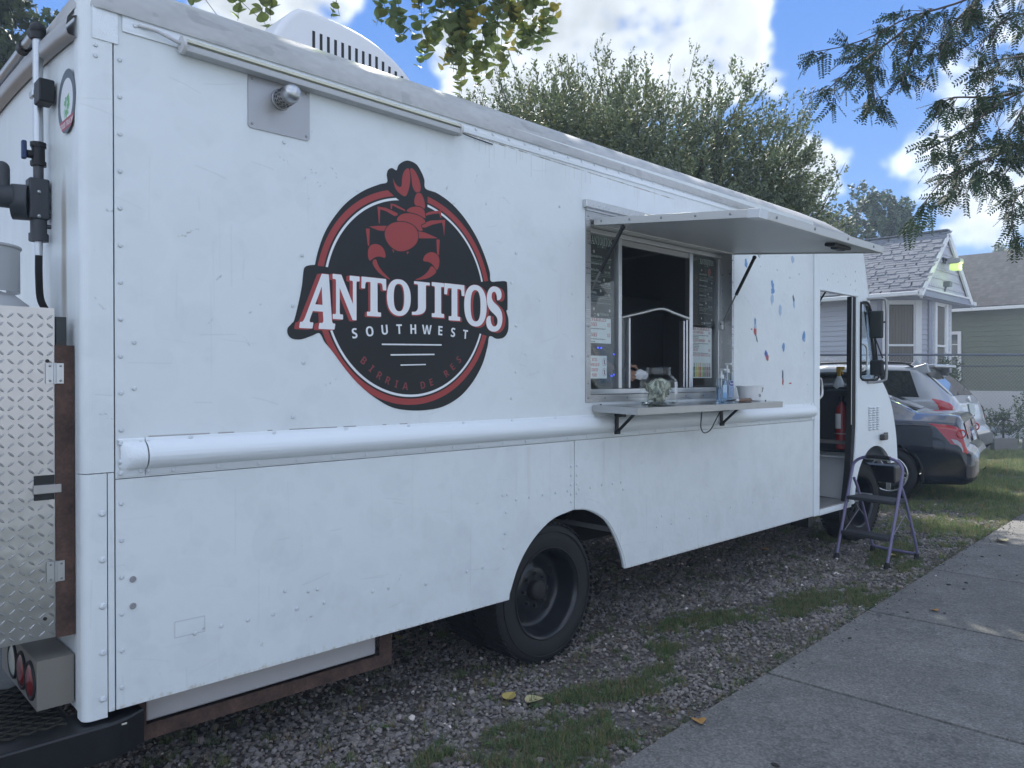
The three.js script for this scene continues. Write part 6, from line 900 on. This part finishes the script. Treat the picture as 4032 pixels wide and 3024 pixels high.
// --- the broad shrubby tree behind the truck
tree({ name: 'crabapple_tree', label: 'broad bushy tree with upright shoots behind the truck roof', base: [7.8, 0, -4.8], center: [7.85, 3.4, -4.15], rad: [2.65, 2.05, 2.0], turn: -.77, seed: 61, clumps: 190, per: 100, clumpR: .5, hollow: .3, trunk: .2, up: .7, green: [.17, .21, .095], mat: mat({ color: [1, 1, 1], roughness: .6, transmission: .55, thickness: 0 }), geo: smallSpray, limbEvery: 2,
  extra: [({ wood, mats, cols, C, rad }) => { // upright shoots along the top and right
    for (let i = 0; i < 70; i++) { const u = rr(-1.08, 1.1), w = rr(-.6, .6), yTop = C.y + rad.y * Math.sqrt(Math.max(.05, 1 - u * u * .8)) * .9, p = V(C.x, 0, C.z).add(V(.7208 * u * 2.65 + .6931 * w * 1.5, yTop - .4, .6931 * u * 2.65 - .7208 * w * 1.5)); const h = rr(.38, .9) * (u > -.5 && u < .35 ? 1.25 : .8), lean = V(u * .35 + rr(-.15, .15), 1, u * .3 + rr(-.15, .15)).normalize(), e = p.clone().addScaledVector(lean, h + .4); wood.push(taper([p.clone().add(V(-u * .4, -.8, -u * .4)).toArray(), p.toArray(), e.toArray()], .014, .003, 6, 4)); for (let k = 0; k < 15; k++) { const f = rr(.15, 1); mats.push(mx(p.clone().lerp(e, f).add(V(rr(-.08, .08), 0, rr(-.08, .08))), lookQ(lean.clone().add(rndDir().multiplyScalar(.75)), rr(0, 6)), rr(.55, .95))); cols.push(green([.17, .21, .095], .4)); } }
    for (let i = 0; i < 14; i++) { const a = V(C.x + rr(1.0, 1.5), C.y + rr(-.7, .5), C.z + rr(.9, 1.4)), e = a.clone().add(V(rr(.5, 1.0), rr(.1, .7), rr(.4, .9))); wood.push(taper([C.clone().lerp(a, .5).toArray(), a.toArray(), e.toArray()], .025, .004, 6, 4)); for (let k = 0; k < 34; k++) mats.push(mx(a.clone().lerp(e, rr(.2, 1)).add(rndDir().multiplyScalar(.22)), lookQ(rndDir().add(V(.5, .5, .5)), rr(0, 6)), rr(.55, .9))), cols.push(green([.17, .21, .095], .4)); }
  }] });
// --- maple between the two houses, trees far off, dark tree behind the truck's rear
tree({ name: 'maple_tree', label: 'young maple standing behind the lavender house roof', base: [27.4, 0, -8.2], center: [27.4, 5.3, -8.2], rad: [1.75, 2.7, 1.75], seed: 62, clumps: 80, per: 34, clumpR: .55, hollow: .3, trunk: .16, up: .9, green: [.075, .115, .045], geo: mapleSpray });
for (const [x, z, s, l] of [[52, -9, 64, 'distant round tree seen over the dark shingle roof'], [50, -16, 65, 'distant tree standing behind the maple crown'], [58, -2, 66, 'distant tall tree at the street end beyond the green house']]) tree({ name: 'far_tree', label: l, base: [x, 0, z], center: [x, 5.6, z], rad: [3.6, 3.0, 3.6], seed: s, clumps: 60, per: 30, clumpR: 1.0, trunk: .25, up: .5, green: [.08, .12, .04], geo: sprayGeo(mapleLeaf(.26), 8, .5) });
tree({ name: 'shade_tree', label: 'dark dense tree showing above the rear corner of the truck roof', base: [-.6, 0, -13.5], center: [-.6, 7.2, -13.5], rad: [3.1, 3.6, 3.1], seed: 67, clumps: 90, per: 46, clumpR: .9, trunk: .3, up: .3, green: [.06, .095, .04], geo: sprayGeo(mapleLeaf(.16), 8, .3) });
// --- big heart-leaved tree: trunk hidden behind the truck, crown above the view, strands hanging into it
{
  const strands = [];
  const S = (pts, n, r) => strands.push({ pts, n, r });
  for (let i = 0; i < 15; i++) { R = rngOf(700 + i); const f = i / 14, x = lerp(3.52, 4.22, f) + rr(-.03, .03), z = lerp(-2.84, -2.2, f) + rr(-.25, .25), low = [4.55, 4.48, 4.38, 4.30, 4.34, 4.42, 4.46, 4.40, 4.24, 4.42, 4.30, 4.56, 4.46, 4.55, 4.62][i]; S([[x - .15, 6.4, z - .2], [x - .02, 5.4, z], [x + rr(-.05, .05), low, z]], 26, .10); }
  S([[3.2, 5.8, -3.1], [3.30, 5.0, -3.05], [3.38, 4.68, -3.0]], 12, .06); S([[3.1, 5.6, -3.2], [3.2, 5.0, -3.15], [3.26, 4.80, -3.1]], 6, .05);
  S([[1.7, 5.4, -3.8], [1.96, 4.85, -3.66], [2.18, 4.54, -3.44]], 7, .05); S([[2.4, 5.6, -3.3], [2.25, 4.9, -3.38], [2.25, 4.52, -3.38]], 8, .05); S([[2.96, 5.6, -3.4], [2.92, 5.0, -3.45], [2.94, 4.79, -3.41]], 5, .04); S([[1.5, 5.3, -3.9], [1.75, 4.85, -3.8], [1.95, 4.55, -3.7]], 6, .06);
  tree({ name: 'redbud_tree', label: 'heart leaved tree whose branches hang in front of the clouds', base: [-.4, 0, -7.0], center: [4.6, 9.3, -5.2], rad: [5.2, 2.7, 4.6], seed: 68, clumps: 120, per: 40, clumpR: .9, hollow: .15, trunk: .24, up: -.5, green: [.14, .19, .05], mat: mat({ color: [1, 1, 1], roughness: .55, transmission: .6, thickness: 0 }), geo: heartSpray, keep: (p) => p.y > 1.5 + .56 * Math.hypot(p.x + .8, p.z - 2.74),
    extra: [({ wood, mats, cols, B }) => { for (const { pts, n, r } of strands) { const cv = new THREE.CatmullRomCurve3(pts.map((p) => V(...p).sub(B))); wood.push(taper(cv.getPoints(5), .006, .0025, 10, 4)); for (let k = 0; k < n * .6; k++) { const f = rr(.35, 1), p = cv.getPointAt(f).add(V(rr(-r, r), rr(-.02, .06), rr(-r, r))); mats.push(mx(p, lookQ(V(rr(-.45, .45), -1, rr(-.45, .45)), rr(0, 6.28)), rr(.7, 1.0))); const yel = R() < .10; cols.push(yel ? lin(.42, .36, .07) : green([.17, .22, .06], .3)); } } }] });
}
// --- honey locust by the street: limbs reach in over the sidewalk
{
  R = rngOf(400);
  const lf = leafGeo([[0, 0], [.19, .3], [.19, .65], [0, 1]], .042, .15), comp = [norm(rod([0, 0, 0], [0, .2, 0], .0011, 3))];
  for (let i = 0; i < 9; i++) for (const s of [-1, 1]) comp.push(at(lf.clone().applyQuaternion(eul(rr(-.25, .25), 0, -s * rr(.85, 1.15))).scale(1 - i * .04, 1 - i * .04, 1), s * .002, .02 + i * .021, 0));
  const geo = merge(comp);
  const brs = [[[6.81, 5.0, 1.42], [5.9, 4.44, .97], [5.17, 4.12, .68], [4.72, 3.86, .53], [4.4, 3.75, .36]], [[5.95, 4.47, .59], [5.39, 4.08, .48], [4.88, 3.75, .41], [4.52, 3.49, .34]], [[5.89, 4.32, .54], [5.49, 3.94, .58], [5.13, 3.58, .65]], [[5.65, 4.29, .31], [5.28, 3.87, .38], [5.0, 3.56, .52]], [[6.24, 4.58, .88], [5.75, 4.22, .82], [5.36, 3.92, .87], [5.11, 3.73, .91]],
    [[6.99, 4.1, 1.6], [6.1, 3.69, 1.17], [5.53, 3.38, 1.04], [5.16, 3.18, .97], [4.94, 3.08, .89]], [[6.45, 3.8, 1.09], [5.92, 3.65, 1.0], [5.41, 3.54, .92], [5.08, 3.39, .89]], [[6.99, 3.61, 1.61], [6.15, 3.3, 1.22], [5.55, 3.07, 1.06], [5.14, 2.89, .94], [4.92, 2.7, .88]], [[6.51, 3.39, 1.14], [5.92, 3.26, 1.0], [5.38, 3.14, .9]], [[6.24, 3.24, .88], [5.79, 3.05, .88], [5.41, 2.84, .93]], [[6.99, 3.24, 1.61], [6.18, 2.98, 1.25], [5.72, 2.77, 1.23], [5.48, 2.56, 1.27]], [[6.73, 4.47, 1.34], [6.11, 4.29, 1.16], [5.61, 4.02, 1.11], [5.31, 3.8, 1.1]], [[6.72, 4.17, 1.35], [6.13, 3.97, 1.19], [5.63, 3.81, 1.13], [5.31, 3.67, 1.1]], [[6.51, 3.39, 1.14], [6.07, 3.16, 1.15], [5.65, 2.94, 1.16]], [[6.53, 3.8, 1.17], [6.1, 3.51, 1.17], [5.7, 3.27, 1.2]], [[6.24, 4.58, .88], [5.85, 4.33, .92], [5.45, 4.08, .95]]];
  tree({ name: 'locust_tree', label: 'locust tree with feathery leaves reaching over the sidewalk', base: [9.6, 0, 3.7], center: [9.6, 7.0, 3.4], rad: [3.6, 2.4, 2.6], seed: 69, clumps: 45, per: 46, clumpR: .6, hollow: .2, trunk: .2, up: -.1, green: [.04, .068, .032], mat: mat({ color: [1, 1, 1], roughness: .7, transmission: .25, thickness: 0, specularIntensity: .4 }), geo, keep: (p) => { const dx = p.x + .8, dz = p.z - 2.74, f = dx * .6931 - dz * .7208, r = dx * .7208 + dz * .6931; return r > f * .70; },
    extra: [({ wood, mats, cols, B }) => { wood.push(taper([V(9.5, 4.2, 3.6).sub(B), V(8.4, 5.0, 2.6).sub(B), V(6.81, 5.0, 1.42).sub(B)], .07, .03, 10, 6), taper([V(9.5, 3.6, 3.6).sub(B), V(8.2, 3.9, 2.5).sub(B), V(6.99, 3.7, 1.6).sub(B)], .06, .025, 10, 6), taper([V(8.2, 3.9, 2.5).sub(B), V(7.4, 4.1, 1.9).sub(B), V(6.99, 4.1, 1.6).sub(B)], .03, .02, 8, 5), taper([V(8.2, 3.9, 2.5).sub(B), V(7.4, 3.4, 1.9).sub(B), V(6.99, 3.24, 1.61).sub(B)], .03, .02, 8, 5));
      for (const b of brs) { const cv = new THREE.CatmullRomCurve3(b.map((p) => V(...p).sub(B))), L = cv.getLength(); wood.push(taper(cv.getPoints(6), .014, .003, 14, 5)); const twigs = Math.round(L * 9); for (let i = 0; i < twigs; i++) { const f = lerp(.12, 1, (i + R()) / twigs), p = cv.getPointAt(Math.min(1, f)), d = cv.getTangentAt(Math.min(1, f)), side = rndDir().multiplyScalar(.9).add(d).add(V(0, -.35, 0)).normalize(), tl = rr(.10, .30), e = p.clone().addScaledVector(side, tl); wood.push(taper([p.toArray(), p.clone().lerp(e, .5).add(V(0, .015, 0)).toArray(), e.toArray()], .0035, .0015, 4, 3)); for (let k = 0; k < 5; k++) { const q = p.clone().lerp(e, rr(.15, 1)), dir = side.clone().multiplyScalar(.7).add(rndDir().multiplyScalar(.7)).add(V(0, -.45, 0)); mats.push(mx(q, lookQ(dir, rr(0, 6.28)), rr(.6, 1.0))); cols.push(green([.04, .068, .032], .35)); } } }
    }] });
}
// --- weeds and shrubs along the fence, saplings by the green house
for (const [x, z, h, w, s, l] of [[18.6, -2.75, .75, .4, 71, 'leafy weed bush at the foot of the fence near the silver wagon'], [19.15, -2.05, .6, .45, 72, 'low spreading shrub against the chain link fence'], [19.6, -1.55, 1.0, .4, 73, 'taller shrub growing through the fence by the concrete blocks'], [18.35, -2.95, 1.9, .14, 74, 'thin climbing sapling on the fence beside the green house window']])
  tree({ name: 'fence_shrub', category: 'shrub', label: l, base: [x, 0, z], center: [x, .15 + h * .5, z], rad: [w, h * .5, w], seed: s, clumps: 18, per: 7, clumpR: .14, trunk: .025, up: .7, green: [.11, .15, .06], geo: smallSpray });
// --- street tree on the far kerb, behind the viewer
tree({ name: 'street_tree', label: 'leafy street tree across the street facing the parked cars', base: [15, -.1, 17], center: [15, 4.6, 17], rad: [4.0, 3.2, 3.2], seed: 83, clumps: 60, per: 36, clumpR: 1.1, trunk: .25, up: .4, green: [.07, .11, .04], geo: sprayGeo(mapleLeaf(.26), 8, .5) });
// --- fallen leaves
{
  const ym = [mat({ color: [.42, .33, .10], roughness: .8 }), mat({ color: [.42, .22, .06], roughness: .8 }), mat({ color: [.5, .44, .24], roughness: .8 })];
  const spots = [[1.643, .165, 0, 'yellow heart shaped fallen leaf on gravel near the rear wheel', .075], [1.69, .245, 2, 'pale curled fallen leaf at the edge of a grass tuft near the rear wheel', .085], [2.08, .905, 1, 'tan fallen leaf on the corner of a sidewalk slab beside gravel', .07], [4.53, 1.075, 1, 'small orange fallen leaf alone in the middle of a sidewalk slab', .06], [7.245, .77, 2, 'pale yellow fallen leaf on the sidewalk near the far joint', .14], [5.973, .345, 0, 'orange fallen leaf in the grass under the step stool', .09], [5.377, -.568, 1, 'brown fallen leaf on the gravel under the truck floor', .09], [1.802, -.877, 0, 'yellow fallen leaf under the truck behind the rear wheel', .08]];
  R = rngOf(88);
  for (const [x, z, k, l, s] of spots) { const g = heartLeaf(s).rotateX(-1.45).rotateY(rr(0, 6)); single('fallen_leaf', g, ym[k], l, 'leaf', [x, z > swEdge(x) ? .024 : .012, z]); }
  // dark bits on the sidewalk
  const bits = [[1.95, 1.33, .022], [5.25, .95, .02], [5.4, 1.02, .02], [5.2, 1.06, .016], [4.35, .98, .016], [4.5, 1.15, .013], [6.4, .86, .018], [6.55, .95, .016], [3.6, .93, .016], [5.9, 1.22, .012]];
  bits.forEach(([x, z, s]) => single('bark_bit', at(new THREE.IcosahedronGeometry(1, 0).scale(s, s * .25, s * .6).rotateY(rr(0, 6)), 0, 0, 0), mat({ color: [.03, .027, .024], roughness: .9 }), 'small dark scrap of bark lying on the concrete sidewalk', 'debris', [x, .024, z], 'dark scraps on the sidewalk'));
}
renderer.render(scene, camera);
